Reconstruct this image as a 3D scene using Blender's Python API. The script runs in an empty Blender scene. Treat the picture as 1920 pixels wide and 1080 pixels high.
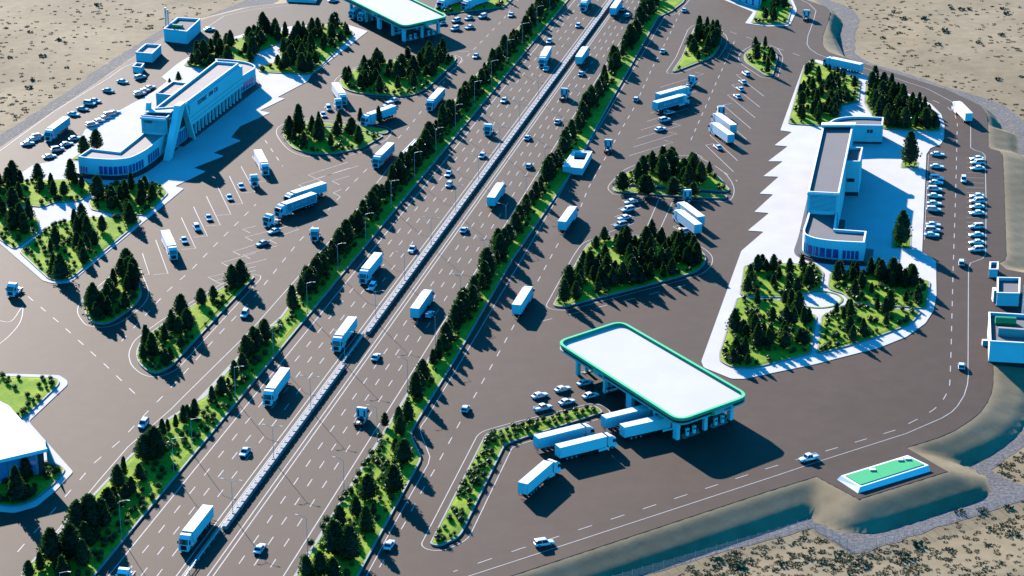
import bpy, bmesh, math, random
import numpy as np
from mathutils import Vector, Matrix, noise
from mathutils.geometry import tessellate_polygon
random.seed(7)
R = math.radians
sc = bpy.context.scene
COL = sc.collection

# ------------------------------------------------------------------ camera
F, PITCH, H = 4478.8, 0.379, 259.26          # focal length in photo pixels, downward pitch, height above the asphalt
cam = bpy.data.cameras.new('camera'); cam.sensor_width = 36; cam.lens = 36 * F / 1920
cam.clip_start = 1; cam.clip_end = 9000
co = bpy.data.objects.new('camera', cam); COL.objects.link(co)
co.location = (0, 0, H); co.rotation_euler = (math.pi / 2 - PITCH, 0, 0)
sc.camera = co
cp, sp = math.cos(PITCH), math.sin(PITCH)

def G(x, y, z=0.0):
    """photo point -> where that point stands on the level z"""
    u, v = x - 960, 540 - y
    d = Vector((u, F * cp + v * sp, -F * sp + v * cp))
    t = (z - H) / d.z
    return Vector((d.x * t, d.y * t, z))
def g2(x, y, z=0.0):
    p = G(x, y, z); return (p.x, p.y)
def GP(pts, z=0.0): return [g2(x, y, z) for x, y in pts]
def visible(p, m=40):
    d = Vector(p) - Vector((0, 0, H)); w = d.y * cp - d.z * sp
    x = 960 + F * d.x / w; y = 540 - F * (d.y * sp + d.z * cp) / w
    return -m < x < 1920 + m and -m < y < 1080 + m

# ------------------------------------------------------------------ materials
def new_mat(name):
    m = bpy.data.materials.new(name); m.use_nodes = True
    return m, m.node_tree, m.node_tree.nodes['Principled BSDF']
def mat(name, col, rough=.6, var=.12, scale=.3, metal=0, spec=.4, objrand=0, detail=4, bump=0, coat=0):
    m, nt, b = new_mat(name); N = nt.nodes; L = nt.links
    tc = N.new('ShaderNodeTexCoord')
    nz = N.new('ShaderNodeTexNoise'); nz.inputs['Scale'].default_value = scale; nz.inputs['Detail'].default_value = detail
    L.new(tc.outputs['Object'], nz.inputs['Vector'])
    mr = N.new('ShaderNodeMapRange'); mr.inputs['From Min'].default_value = .3; mr.inputs['From Max'].default_value = .7
    mr.inputs['To Min'].default_value = 1 - var; mr.inputs['To Max'].default_value = 1 + var
    L.new(nz.outputs['Fac'], mr.inputs['Value'])
    fac = mr.outputs['Result']
    if objrand:
        oi = N.new('ShaderNodeObjectInfo'); m2 = N.new('ShaderNodeMapRange')
        m2.inputs['To Min'].default_value = 1 - objrand; m2.inputs['To Max'].default_value = 1 + objrand
        L.new(oi.outputs['Random'], m2.inputs['Value'])
        mm = N.new('ShaderNodeMath'); mm.operation = 'MULTIPLY'; L.new(fac, mm.inputs[0]); L.new(m2.outputs['Result'], mm.inputs[1]); fac = mm.outputs[0]
    vm = N.new('ShaderNodeVectorMath'); vm.operation = 'SCALE'; vm.inputs[0].default_value = col; L.new(fac, vm.inputs['Scale'])
    L.new(vm.outputs[0], b.inputs['Base Color'])
    b.inputs['Roughness'].default_value = rough; b.inputs['Metallic'].default_value = metal
    b.inputs['Specular IOR Level'].default_value = spec; b.inputs['Coat Weight'].default_value = coat
    if bump:
        bp = N.new('ShaderNodeBump'); bp.inputs['Strength'].default_value = bump; bp.inputs['Distance'].default_value = .3
        L.new(nz.outputs['Fac'], bp.inputs['Height']); L.new(bp.outputs[0], b.inputs['Normal'])
    return m

def ramp_mat(name, stops, scale, rough=.9, stretch=(1, 1, 1), detail=8, second=None, spec=.2, bump=0):
    m, nt, b = new_mat(name); N = nt.nodes; L = nt.links
    tc = N.new('ShaderNodeTexCoord'); mp = N.new('ShaderNodeMapping'); mp.inputs['Scale'].default_value = stretch
    L.new(tc.outputs['Object'], mp.inputs['Vector'])
    nz = N.new('ShaderNodeTexNoise'); nz.inputs['Scale'].default_value = scale; nz.inputs['Detail'].default_value = detail; nz.inputs['Roughness'].default_value = .6
    L.new(mp.outputs[0], nz.inputs['Vector'])
    cr = N.new('ShaderNodeValToRGB'); e = cr.color_ramp.elements
    while len(e) < len(stops): e.new(.5)
    for i, (p, c) in enumerate(stops): e[i].position = p; e[i].color = (*c, 1)
    L.new(nz.outputs['Fac'], cr.inputs[0]); out = cr.outputs[0]
    if second:
        sscale, amt = second
        n2 = N.new('ShaderNodeTexNoise'); n2.inputs['Scale'].default_value = sscale; n2.inputs['Detail'].default_value = 6
        L.new(tc.outputs['Object'], n2.inputs['Vector'])
        mr = N.new('ShaderNodeMapRange'); mr.inputs['From Min'].default_value = .3; mr.inputs['From Max'].default_value = .7
        mr.inputs['To Min'].default_value = 1 - amt; mr.inputs['To Max'].default_value = 1 + amt
        L.new(n2.outputs['Fac'], mr.inputs['Value'])
        vm = N.new('ShaderNodeVectorMath'); vm.operation = 'SCALE'; L.new(out, vm.inputs[0]); L.new(mr.outputs[0], vm.inputs['Scale']); out = vm.outputs[0]
    L.new(out, b.inputs['Base Color']); b.inputs['Roughness'].default_value = rough; b.inputs['Specular IOR Level'].default_value = spec
    if bump:
        bp = N.new('ShaderNodeBump'); bp.inputs['Strength'].default_value = bump; bp.inputs['Distance'].default_value = .4
        L.new(nz.outputs['Fac'], bp.inputs['Height']); L.new(bp.outputs[0], b.inputs['Normal'])
    return m

M = {}
M['asphalt'] = ramp_mat('asphalt', [(.3, (.047, .029, .021)), (.7, (.057, .036, .027))], .035, .72, second=(.22, .11), spec=.14)
M['highway'] = ramp_mat('highway_asphalt', [(.3, (.051, .032, .024)), (.7, (.060, .039, .030))], .05, .72, second=(.5, .06), spec=.14)
M['paint'] = mat('road_paint', (.34, .325, .315), .7, .12, .6)
M['sand'] = ramp_mat('sand', [(.25, (.165, .122, .066)), (.5, (.215, .164, .093)), (.75, (.265, .205, .124))], .018, .95, second=(.25, .13), bump=.25)
M['gravel'] = ramp_mat('gravel', [(.35, (.07, .066, .066)), (.5, (.11, .104, .102)), (.66, (.18, .17, .165))], 1.1, .95, second=(.1, .12), bump=.4)
M['plaza'] = mat('pale_paving', (.53, .505, .485), .95, .05, .12, spec=.05)
M['kerb'] = mat('kerb_concrete', (.24, .245, .23), .8, .08, .5)
M['lawn'] = ramp_mat('lawn_grass', [(.3, (.11, .21, .012)), (.5, (.175, .27, .014)), (.72, (.28, .345, .02))], .11, .9, second=(.9, .18), spec=.1)
M['leaf'] = mat('conifer_foliage', (.015, .040, .012), .55, .45, .45, spec=.35, objrand=.35)
M['leaf2'] = mat('shrub_foliage', (.014, .04, .009), .55, .4, 1.2, spec=.3, objrand=.4)
M['scrub'] = mat('desert_scrub', (.22, .145, .06), .9, .35, .4, spec=.1)
M['bark'] = mat('bark', (.09, .06, .04), .9, .2, 3)
M['white'] = mat('white_render', (.78, .78, .78), .9, .03, .2, spec=.1)
M['car_white'] = mat('white_car_paint', (.72, .74, .75), .3, .02, .5, coat=.5, objrand=.08)
M['car_grey'] = mat('silver_car_paint', (.33, .38, .41), .3, .02, .5, metal=.3, coat=.5)
M['trailer'] = mat('trailer_white', (.76, .77, .77), .45, .03, .4, objrand=.05)
M['trailer_teal'] = mat('trailer_teal_panel', (.12, .36, .40), .45, .04, .4)
M['logo'] = mat('pale_lettering', (.42, .72, .74), .5, .02, 1)
M['glass'] = mat('dark_glass', (.012, .018, .03), .08, .1, .5, spec=.7)
M['glass_blue'] = mat('blue_glazing', (.02, .08, .27), .3, .2, .15, spec=.25)
M['glass_pale'] = mat('pale_blue_glazing', (.10, .24, .42), .1, .15, .15, spec=.6)
M['rubber'] = mat('tyre_rubber', (.02, .02, .02), .8, .1, 2)
M['rim'] = mat('wheel_rim', (.5, .5, .52), .35, .05, 2, metal=.6)
M['black'] = mat('black_plastic', (.012, .012, .014), .5, .1, 2)
M['lamp'] = mat('headlamp_lens', (.75, .8, .85), .1, .02, 2, spec=.7)
M['red'] = mat('tail_lamp_lens', (.35, .02, .02), .2, .02, 2)
M['steel'] = mat('galvanised_steel', (.55, .57, .58), .45, .06, 1, metal=.3)
M['pole'] = mat('pole_paint', (.42, .42, .41), .5, .05, 1)
M['roof_beige'] = mat('beige_roof_gravel', (.36, .30, .26), .95, .05, .25)
M['roof_grey'] = mat('grey_roof_felt', (.145, .133, .132), .95, .04, .15)
M['green'] = mat('green_cladding', (.02, .44, .20), .8, .04, .3)
M['green_dark'] = mat('green_roof_sheet', (.015, .30, .08), .5, .05, .4)
M['green_cover'] = mat('green_tank_cover', (.02, .36, .13), .9, .05, .25)
M['canopy_white'] = mat('canopy_white', (.52, .495, .45), .95, .03, .1, spec=.05)
M['plinth'] = mat('dark_stone_plinth', (.03, .03, .035), .6, .2, .5)
M['sign_dark'] = mat('dark_lettering', (.015, .06, .09), .5, .1, 1)
M['concrete'] = mat('barrier_concrete', (.26, .25, .245), .8, .08, .7)
M['blue_wall'] = mat('pale_wall', (.7, .73, .75), .6, .03, .2)

# ------------------------------------------------------------------ mesh helpers
class MB:
    def __init__(s): s.v = []; s.f = []; s.m = []
    def add(s, vs, fs, m=0):
        o = len(s.v); s.v += [tuple(p) for p in vs]; s.f += [[i + o for i in f] for f in fs]; s.m += [m] * len(fs); return s
    def box(s, x0, x1, y0, y1, z0, z1, m=0):
        return s.add([(x0, y0, z0), (x1, y0, z0), (x1, y1, z0), (x0, y1, z0), (x0, y0, z1), (x1, y0, z1), (x1, y1, z1), (x0, y1, z1)],
                     [(3, 2, 1, 0), (4, 5, 6, 7), (0, 1, 5, 4), (1, 2, 6, 5), (2, 3, 7, 6), (3, 0, 4, 7)], m)
    def prism(s, poly, z0, z1, m=0, top=True, bottom=True):
        poly = ccw(poly); n = len(poly)
        vs = [(x, y, z0) for x, y in poly] + [(x, y, z1) for x, y in poly]
        fs = [(i, (i + 1) % n, n + (i + 1) % n, n + i) for i in range(n)]
        tri = tessellate_polygon([[Vector((x, y, 0)) for x, y in poly]])
        for t in tri:
            a, b, c = t
            ar = (poly[b][0] - poly[a][0]) * (poly[c][1] - poly[a][1]) - (poly[c][0] - poly[a][0]) * (poly[b][1] - poly[a][1])
            if ar < 0: a, b, c = a, c, b
            if top: fs.append((n + a, n + b, n + c))
            if bottom: fs.append((c, b, a))
        return s.add(vs, fs, m)
    def profile(s, pts, y0, y1, m=0, taper=0):           # x-z outline pushed across y
        n = len(pts)
        vs = [(x, y0, z) for x, z in pts] + [(x, y1, z) for x, z in pts]
        fs = [tuple(range(n)), tuple(range(2 * n - 1, n - 1, -1))] + [(i, n + i, n + (i + 1) % n, (i + 1) % n) for i in range(n)]
        return s.add(vs, fs, m)
    def ring(s, poly, inner, z0, z1, m=0):               # wall standing between two outlines
        n = len(poly)
        vs = [(x, y, z0) for x, y in poly] + [(x, y, z1) for x, y in poly] + [(x, y, z1) for x, y in inner] + [(x, y, z0) for x, y in inner]
        fs = []
        for i in range(n):
            j = (i + 1) % n
            fs += [(i, j, n + j, n + i), (n + i, n + j, 2 * n + j, 2 * n + i), (2 * n + i, 2 * n + j, 3 * n + j, 3 * n + i), (3 * n + i, 3 * n + j, j, i)]
        return s.add(vs, fs, m)
    def tube(s, a, b, r, r2=None, seg=8, m=0):
        a = Vector(a); b = Vector(b); r2 = r if r2 is None else r2
        d = (b - a).normalized(); u = d.orthogonal().normalized(); w = d.cross(u)
        vs = []
        for p, q in ((a, r), (b, r2)):
            for i in range(seg):
                t = 2 * math.pi * i / seg; vs.append(p + (u * math.cos(t) + w * math.sin(t)) * q)
        fs = [(i, (i + 1) % seg, seg + (i + 1) % seg, seg + i) for i in range(seg)] + [tuple(range(seg - 1, -1, -1)), tuple(range(seg, 2 * seg))]
        return s.add(vs, fs, m)
    def quad(s, a, b, c, d, m=0): return s.add([a, b, c, d], [(0, 1, 2, 3)], m)
    def mesh(s, name, mats, smooth=False, fix=True):
        me = bpy.data.meshes.new(name); me.from_pydata(s.v, [], s.f)
        for k in (mats if isinstance(mats, (list, tuple)) else [mats]): me.materials.append(M[k] if isinstance(k, str) else k)
        if len(set(s.m)) > 1: me.polygons.foreach_set('material_index', s.m)
        if fix:
            bm = bmesh.new(); bm.from_mesh(me); bmesh.ops.recalc_face_normals(bm, faces=bm.faces); bm.to_mesh(me); bm.free()
        if smooth: me.polygons.foreach_set('use_smooth', [True] * len(me.polygons))
        me.update(); return me
    def build(s, name, mats, parent=None, smooth=False, fix=True, mw=None):
        return put(name, s.mesh(name, mats, smooth, fix), parent, mw)

def put(name, me, parent=None, mw=None):
    o = bpy.data.objects.new(name, me); COL.objects.link(o)
    if parent is not None: o.parent = parent
    if mw is not None: o.matrix_basis = mw
    return o
def bev(o, w, seg=2):
    md = o.modifiers.new('bevel', 'BEVEL'); md.width = w; md.segments = seg; md.limit_method = 'ANGLE'; md.angle_limit = R(40); return o
def ccw(p):
    a = sum(p[i][0] * p[(i + 1) % len(p)][1] - p[(i + 1) % len(p)][0] * p[i][1] for i in range(len(p)))
    return list(p) if a > 0 else list(p)[::-1]
def offset(poly, d):                                      # d > 0 grows a counter-clockwise outline
    n = len(poly); out = []
    for i in range(n):
        p0, p1, p2 = Vector(poly[i - 1]), Vector(poly[i]), Vector(poly[(i + 1) % n])
        a = (p1 - p0).normalized(); b = (p2 - p1).normalized()
        na = Vector((a.y, -a.x)); nb = Vector((b.y, -b.x)); q = na + nb
        if q.length < .2: q = na
        q.normalize(); k = max(.35, q.dot(na))
        out.append(tuple(p1 + q * (d / k)))
    return out
def rounded(poly, r, seg=5):                              # rounds each corner
    n = len(poly); out = []
    for i in range(n):
        p0, p1, p2 = Vector(poly[i - 1]), Vector(poly[i]), Vector(poly[(i + 1) % n])
        a = (p0 - p1); b = (p2 - p1); k = min(r, a.length * .45, b.length * .45)
        A = p1 + a.normalized() * k; B = p1 + b.normalized() * k
        for j in range(seg + 1):
            t = j / seg; out.append(tuple(A * (1 - t) ** 2 + p1 * 2 * t * (1 - t) + B * t * t))
    return out
def smooth_line(pts, n=6):                                # Catmull-Rom through the points
    P = [Vector(p) for p in pts]; P = [P[0] * 2 - P[1]] + P + [P[-1] * 2 - P[-2]]; out = []
    for i in range(1, len(P) - 2):
        a, b, c, d = P[i - 1:i + 3]
        for j in range(n):
            t = j / n; out.append(tuple(.5 * (2 * b + (c - a) * t + (2 * a - 5 * b + 4 * c - d) * t * t + (3 * b - a - 3 * c + d) * t ** 3)))
    return out + [tuple(P[-2])]
def inside(p, poly):
    x, y = p; c = False; n = len(poly)
    for i in range(n):
        (x0, y0), (x1, y1) = poly[i - 1], poly[i]
        if (y0 > y) != (y1 > y) and x < (x1 - x0) * (y - y0) / (y1 - y0) + x0: c = not c
    return c
def dist_edge(p, poly):
    P = Vector(p); best = 1e9; n = len(poly)
    for i in range(n):
        a = Vector(poly[i - 1]); b = Vector(poly[i]); ab = b - a
        t = max(0, min(1, (P - a).dot(ab) / max(1e-9, ab.length_squared))); best = min(best, (P - a - ab * t).length)
    return best
def tag(o, label, cat, group=None):
    o['label'] = label; o['category'] = cat
    if group: o['group'] = group
    return o
def struct(o, kind='structure'): o['kind'] = kind; return o
def empty(name, loc, rz=0):
    o = bpy.data.objects.new(name, None); COL.objects.link(o); o.location = loc; o.rotation_euler = (0, 0, rz); o.empty_display_size = .5; return o
KIDS = {}
def part(name, me, parent, mw=None):
    o = put(name, me, parent, mw); KIDS.setdefault(parent.name, []).append(o); return o
def dup(root, loc, rz):
    r = root.copy(); COL.objects.link(r); r.location = loc; r.rotation_euler = (0, 0, rz)
    for k in ('label', 'group'):
        if k in r: del r[k]
    for ch in KIDS.get(root.name, []):
        c = ch.copy(); COL.objects.link(c); c.parent = r
        KIDS.setdefault(r.name, []).append(c)
        for gc in KIDS.get(ch.name, []):
            d = gc.copy(); COL.objects.link(d); d.parent = c
            KIDS.setdefault(c.name, []).append(d)
    return r
ORD = ['first', 'second', 'third', 'fourth', 'fifth', 'sixth', 'seventh', 'eighth', 'ninth', 'tenth', 'eleventh', 'twelfth', 'thirteenth', 'fourteenth',
       'fifteenth', 'sixteenth', 'seventeenth', 'eighteenth', 'nineteenth', 'twentieth', 'twenty-first', 'twenty-second', 'twenty-third', 'twenty-fourth']

# ------------------------------------------------------------------ sun and sky
EL, AZ = R(20.5), R(24)                                  # shadows run to the right and towards the camera
sd = bpy.data.lights.new('sun', 'SUN'); sd.energy = 5.0; sd.angle = R(.5); sd.color = (1, .90, .81)
so = bpy.data.objects.new('sun', sd); COL.objects.link(so)
ldir = Vector((math.sin(AZ) * math.cos(EL), -math.cos(AZ) * math.cos(EL), -math.sin(EL)))
so.rotation_euler = ldir.to_track_quat('-Z', 'Y').to_euler()
w = bpy.data.worlds.new('World'); sc.world = w; w.use_nodes = True
nt = w.node_tree; bg = nt.nodes['Background']
sky = nt.nodes.new('ShaderNodeTexSky'); sky.sky_type = 'NISHITA'; sky.sun_disc = False
sky.sun_elevation = EL; sky.sun_rotation = math.atan2(-ldir.x, -ldir.y)
sky.ozone_density = 6; sky.dust_density = .3; sky.air_density = 1.0
tint = nt.nodes.new('ShaderNodeMix'); tint.data_type = 'RGBA'; tint.blend_type = 'MULTIPLY'; tint.inputs[0].default_value = 1
tint.inputs['B'].default_value = (.045, .74, .96, 1)      # the picture's strongly blue skylight
nt.links.new(sky.outputs[0], tint.inputs['A']); nt.links.new(tint.outputs['Result'], bg.inputs[0]); bg.inputs[1].default_value = .122
sc.view_settings.view_transform = 'Standard'; sc.view_settings.look = 'None'; sc.view_settings.gamma = 1
sc.view_settings.exposure = 1.55
sc.cycles.diffuse_bounces = 0                          # hard, blue, high-contrast shade as in the picture

# ------------------------------------------------------------------ the raised asphalt platform
EDGE = [(600, 1215), (880, 1104), (960, 1079), (1440, 920.7), (1530.7, 893), (1610, 935.6), (1777, 883.7), (1699, 839), (1758.5, 820.7), (1790, 807), (1817.8, 789), (1838, 773),
        (1851, 754), (1859, 735), (1862, 717), (1862, 684), (1930, 690), (1960, 600), (1940, 515), (1887, 505), (1873, 493), (1884, 487), (1886.7, 478), (1881.7, 330), (1880, 290), (1874, 283), (1858, 279),
        (1853, 274), (1852, 233), (1850, 213), (1840, 199), (1823, 190), (1773, 167), (1613, 117), (1570, 103), (1553, 97), (1545, 88), (1542, 80), (1543, 67), (1552, 40), (1557, 23),
        (1550, 13), (1513, 0), (1460, -22), (1400, -60), (1350, -260), (1000, -260), (760, -120), (600, -30), (540, 5), (470, 13), (387, 34), (307, 70), (255, 104), (227, 123), (200, 143),
        (0, 277), (-160, 375), (-400, 700), (-500, 1300), (200, 1400)]
PLAT = ccw(GP(EDGE))
for k in ('asphalt', 'highway'): M[k].node_tree.nodes['Principled BSDF'].inputs['Specular Tint'].default_value = (1, .88, .73, 1)
struct(MB().prism(PLAT, -.5, 0).build('asphalt_ground', 'asphalt'))

def signed(px, py, poly):
    n = len(poly); best = np.full(px.shape, 1e9); ins = np.zeros(px.shape, bool)
    for i in range(n):
        (x0, y0), (x1, y1) = poly[i - 1], poly[i]
        dx, dy = x1 - x0, y1 - y0
        t = np.clip(((px - x0) * dx + (py - y0) * dy) / (dx * dx + dy * dy + 1e-12), 0, 1)
        best = np.minimum(best, np.hypot(px - x0 - t * dx, py - y0 - t * dy))
        if y0 != y1: ins ^= ((y0 > py) != (y1 > py)) & (px < dx * (py - y0) / (y1 - y0) + x0)
    return np.where(ins, -best, best)

LOW = -3.7
GR1 = [(500, 1285), (700, 1225), (968, 1147), (1204, 1080), (1440, 1013), (1521, 991), (1560, 1015), (1595.6, 1041), (1625, 1034), (1780, 984), (1920, 939), (2040, 902), (1990, 905), (1920, 911),
       (1886, 898), (1857, 882), (1885, 860), (1920, 839), (1985, 790), (2005, 600), (2000, 400), (1960, 262), (1920, 228), (1887, 200), (1840, 182), (1773, 163), (1707, 140), (1627, 117), (1603, 100),
       (1603, 60), (1613, 37), (1600, 20), (1583, 10), (1553, 0), (1480, -30), (1400, -90), (1300, 0), (1450, 100), (1700, 260), (1700, 700), (1400, 850), (700, 1130)]
GR2 = [(-150, 345), (0, 253), (80, 202), (163, 148), (167, 140), (240, 94), (307, 53), (350, 38), (387, 30), (447, 7), (520, -30), (600, 40), (330, 150), (0, 340)]
G1, G2 = ccw(GP(GR1, LOW)), ccw(GP(GR2, LOW))
def axis(lo, hi, step, far):
    a = list(np.arange(lo, hi, step)); s = step
    b = [hi]
    while b[-1] < far[1]: s *= 1.35; b.append(b[-1] + s)
    s = step; c = [lo]
    while c[-1] > far[0]: s *= 1.35; c.append(c[-1] - s)
    return np.array(c[:0:-1] + a + b)
gx = axis(-215, 185, 1.6, (-3500, 3500)); gy = axis(455, 1030, 1.8, (-700, 6000))
X, Y = np.meshgrid(gx, gy)
d = signed(X, Y, PLAT); dg = np.minimum(signed(X, Y, G1), signed(X, Y, G2))
prof_d = [-50, 0, .6, 1.5, 8.6, 9.9, 10.6, 99999]; prof_z = [-.45, -.06, -.09, -.27, -2.5, -3.45, LOW, LOW]
far_ = (X < g2(330, 60)[0]) | ((Y > g2(1700, 235)[1]) & (X > g2(1590, 112)[0]))    # the banks facing away are steeper
Z = np.interp(np.where(far_ & (d > 0), d * 2.3, d), prof_d, prof_z)
dun = np.zeros_like(X)
for (fx, fy, a, ph) in [(.021, .034, .8, 0), (.05, .031, .45, 1.3), (.011, -.017, 1.4, 2.1), (.09, .12, .16, .4), (-.13, .17, .10, 2.2)]:
    dun += a * np.sin(fx * X + fy * Y + ph + 1.3 * np.sin(.013 * Y + ph) + .8 * np.sin(.017 * X))
sm = np.clip((dg - 1) / 25, 0, 1) * np.clip((d - 14) / 12, 0, 1)
Z = Z + (dun * .55 + .6) * sm * sm
_rg = np.sin(X * 1.9 + 2.1 * np.sin(Y * .31)) * np.sin(Y * 1.3 + 1.7 * np.sin(X * .43)) + .7 * np.sin(X * .57 - Y * .83)
Z = Z + .055 * _rg * np.clip((d - .8) / 2, 0, 1) * np.clip((16 - d) / 5, 0, 1)      # rain runnels on the banks
ny, nx = X.shape
vs = np.stack([X, Y, Z], -1).reshape(-1, 3)
idx = np.arange(nx * ny).reshape(ny, nx)
fs = np.stack([idx[:-1, :-1], idx[:-1, 1:], idx[1:, 1:], idx[1:, :-1]], -1).reshape(-1, 4)
me = bpy.data.meshes.new('desert_ground'); me.from_pydata(vs.tolist(), [], fs.tolist()); me.materials.append(M['sand'])
me.polygons.foreach_set('use_smooth', [True] * len(me.polygons)); struct(put('desert_ground', me))
def wavy(poly, amp):
    out = []
    for i in range(len(poly)):
        a = Vector(poly[i]); b = Vector(poly[(i + 1) % len(poly)]); n = max(1, int((b - a).length / 3))
        for j in range(n):
            p = a.lerp(b, j / n); k = noise.noise(Vector((p.x * .25, p.y * .25, 0))) * amp; out.append((p.x + k, p.y + noise.noise(Vector((p.x * .25, p.y * .25, 9))) * amp))
    return out
for g in (G1, G2): struct(MB().prism(wavy(g, 1.0), LOW - .3, LOW + .05).build('gravel_verge', 'gravel'))
def ground_z(x, y):
    i = min(max(np.searchsorted(gx, x) - 1, 0), nx - 2); j = min(max(np.searchsorted(gy, y) - 1, 0), ny - 2)
    return float(Z[j, i])

# ------------------------------------------------------------------ the highway frame: s runs up the road, n across it to the right
A0, A1 = G(400, 1021), G(1131, 26)                      # along the barrier
AX = (A1 - A0).normalized(); NX = Vector((AX.y, -AX.x, 0))
def road_n(x, y): return (G(x, y) - A0).dot(NX)
def road_s(x, y): return (G(x, y) - A0).dot(AX)
def fit(a, b):                                           # a straight line along the road: n = k0 + k1 * s
    s0, s1 = road_s(*a), road_s(*b); k = (road_n(*b) - road_n(*a)) / (s1 - s0); return road_n(*a) - k * s0, k
EDGE_L, EDGE_R = fit((306.7, 923), (1066, 0)), fit((606, 1000), (1220, 3))
REF = road_s(400, 1021)
nL0, nR0 = EDGE_L[0], EDGE_R[0]
def RP(s, n, z=0.0):
    el, er = EDGE_L[0] + EDGE_L[1] * s, EDGE_R[0] + EDGE_R[1] * s
    if n < 0: n = n * el / nL0 if n > nL0 else n - nL0 + el
    else: n = n * er / nR0 if n < nR0 else n - nR0 + er
    p = A0 + AX * s + NX * n; return Vector((p.x, p.y, z))
def ref_n(x, y):                                          # across-road coordinate of a photo point in the tapering frame
    n, s = road_n(x, y), road_s(x, y); el, er = EDGE_L[0] + EDGE_L[1] * s, EDGE_R[0] + EDGE_R[1] * s
    if n < 0: return n * nL0 / el if n > el else n - el + nL0
    return n * nR0 / er if n < er else n - er + nR0
S0, S1 = -90, 640
NL = [ref_n(306.7, 923), ref_n(330.4, 923)]
lanes_l = [ref_n(x, 923) for x in (330.4, 357.8, 386.7, 414.8, 448, 456)]
lanes_r = [ref_n(300 + x / 6.75, 1008.9) for x in (945, 1000, 1225, 1425, 1640, 1866)]
nR = ref_n(606, 1000)
struct(MB().prism([(RP(S0, NL[0] + .2).xy[:]), (RP(S0, nR - .2).xy[:]), (RP(S1, nR - .2).xy[:]), (RP(S1, NL[0] + .2).xy[:])], -.2, .012).build('highway_road', 'highway'))

# ------------------------------------------------------------------ painted markings
def ribbon(mb, pts, wd=.26, dash=None, gap=None, z=.03):
    """pts: 2-D world points; a painted strip along them, dashed when asked"""
    P = [Vector(p[:2]) for p in pts]; h = wd / 2
    if dash is None:
        n = len(P)
        for i in range(n - 1):
            t = (P[i + 1] - P[i])
            if t.length < 1e-6: continue
            t.normalize(); k = Vector((t.y, -t.x)) * h
            t0 = (P[i] - P[i - 1]).normalized() if i else t; t1 = (P[i + 2] - P[i + 1]).normalized() if i < n - 2 else t
            q0 = (t + t0).normalized(); q1 = (t + t1).normalized()
            k0 = Vector((q0.y, -q0.x)) * h; k1 = Vector((q1.y, -q1.x)) * h
            a, b = P[i], P[i + 1]
            mb.quad((*(a - k0), z), (*(a + k0), z), (*(b + k1), z), (*(b - k1), z))
        return
    pos = 0.0; per = dash + gap
    for i in range(len(P) - 1):
        a, b = P[i], P[i + 1]; L = (b - a).length
        if L < 1e-6: continue
        t = (b - a) / L; k = Vector((t.y, -t.x)) * h
        s = -(pos % per)
        while s < L:
            u, v = max(0, s), min(L, s + dash)
            if v > u + .05:
                p, q = a + t * u, a + t * v
                mb.quad((*(p - k), z), (*(p + k), z), (*(q + k), z), (*(q - k), z))
            s += per
        pos += L
def line_px(mb, pts, sm=0, **k):
    w_ = GP(pts)
    ribbon(mb, smooth_line(w_, sm) if sm else w_, **k)

mb = MB()
for n in lanes_l[1:4] + lanes_r[2:5]: ribbon(mb, [RP(S0, n), RP(S1, n)], .24, 4, 6.3, z=.026)
struct(mb.build('highway_lane_marking', 'paint'))
mb = MB()
for n in (lanes_l[0], lanes_l[4], lanes_l[5] + .25, lanes_r[0], lanes_r[1] + .25, lanes_r[5]): ribbon(mb, [RP(S0, n), RP(S1, n)], .26, z=.026)
struct(mb.build('highway_edge_marking', 'paint'))

mb = MB()
D = dict(wd=.26, dash=4, gap=5.5)
line_px(mb, [(30, 537), (113, 607), (197, 684), (263, 748)], **D)
line_px(mb, [(33, 1035), (177, 868), (226, 826), (281.5, 767), (318, 730), (357, 687), (405, 633), (477, 557), (557, 457), (660, 345), (763, 243), (850, 132), (943, 37), (975, -5)], **D)
line_px(mb, [(228, 640), (313, 547), (360, 505), (400, 463), (463, 400), (480, 383)], **D)
line_px(mb, [(497, 263), (512, 285), (530, 312)], **D)
line_px(mb, [(860, 97), (905, 96)], **D)
line_px(mb, [(1280, 13), (1253, 70), (1223, 127), (1190, 200), (1157, 257), (1103, 353), (1087, 393), (1043, 463), (1007, 530), (960, 617), (924, 682), (869, 780), (813, 884), (787, 928), (763, 974), (721, 1047), (700, 1085)], **D)
line_px(mb, [(1377, 78), (1293, 268)], **D)
line_px(mb, [(1308, 290), (1383, 340)], **D)
line_px(mb, [(1340, 50), (1407, 72), (1447, 87), (1507, 107)], **D)
line_px(mb, [(1013, 603), (1160, 567), (1303, 530)], **D)
line_px(mb, [(1655, 152), (1700, 167), (1745, 186), (1775, 200), (1790, 213), (1795, 232), (1792, 360), (1787, 510), (1782.6, 680), (1780.7, 721), (1775, 738), (1766, 754), (1752, 767), (1736, 778), (1680.7, 806), (1588, 834), (1440, 878), (973, 1030), (850, 1072)], **D)
struct(mb.build('road_dash_marking', 'paint'))

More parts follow.
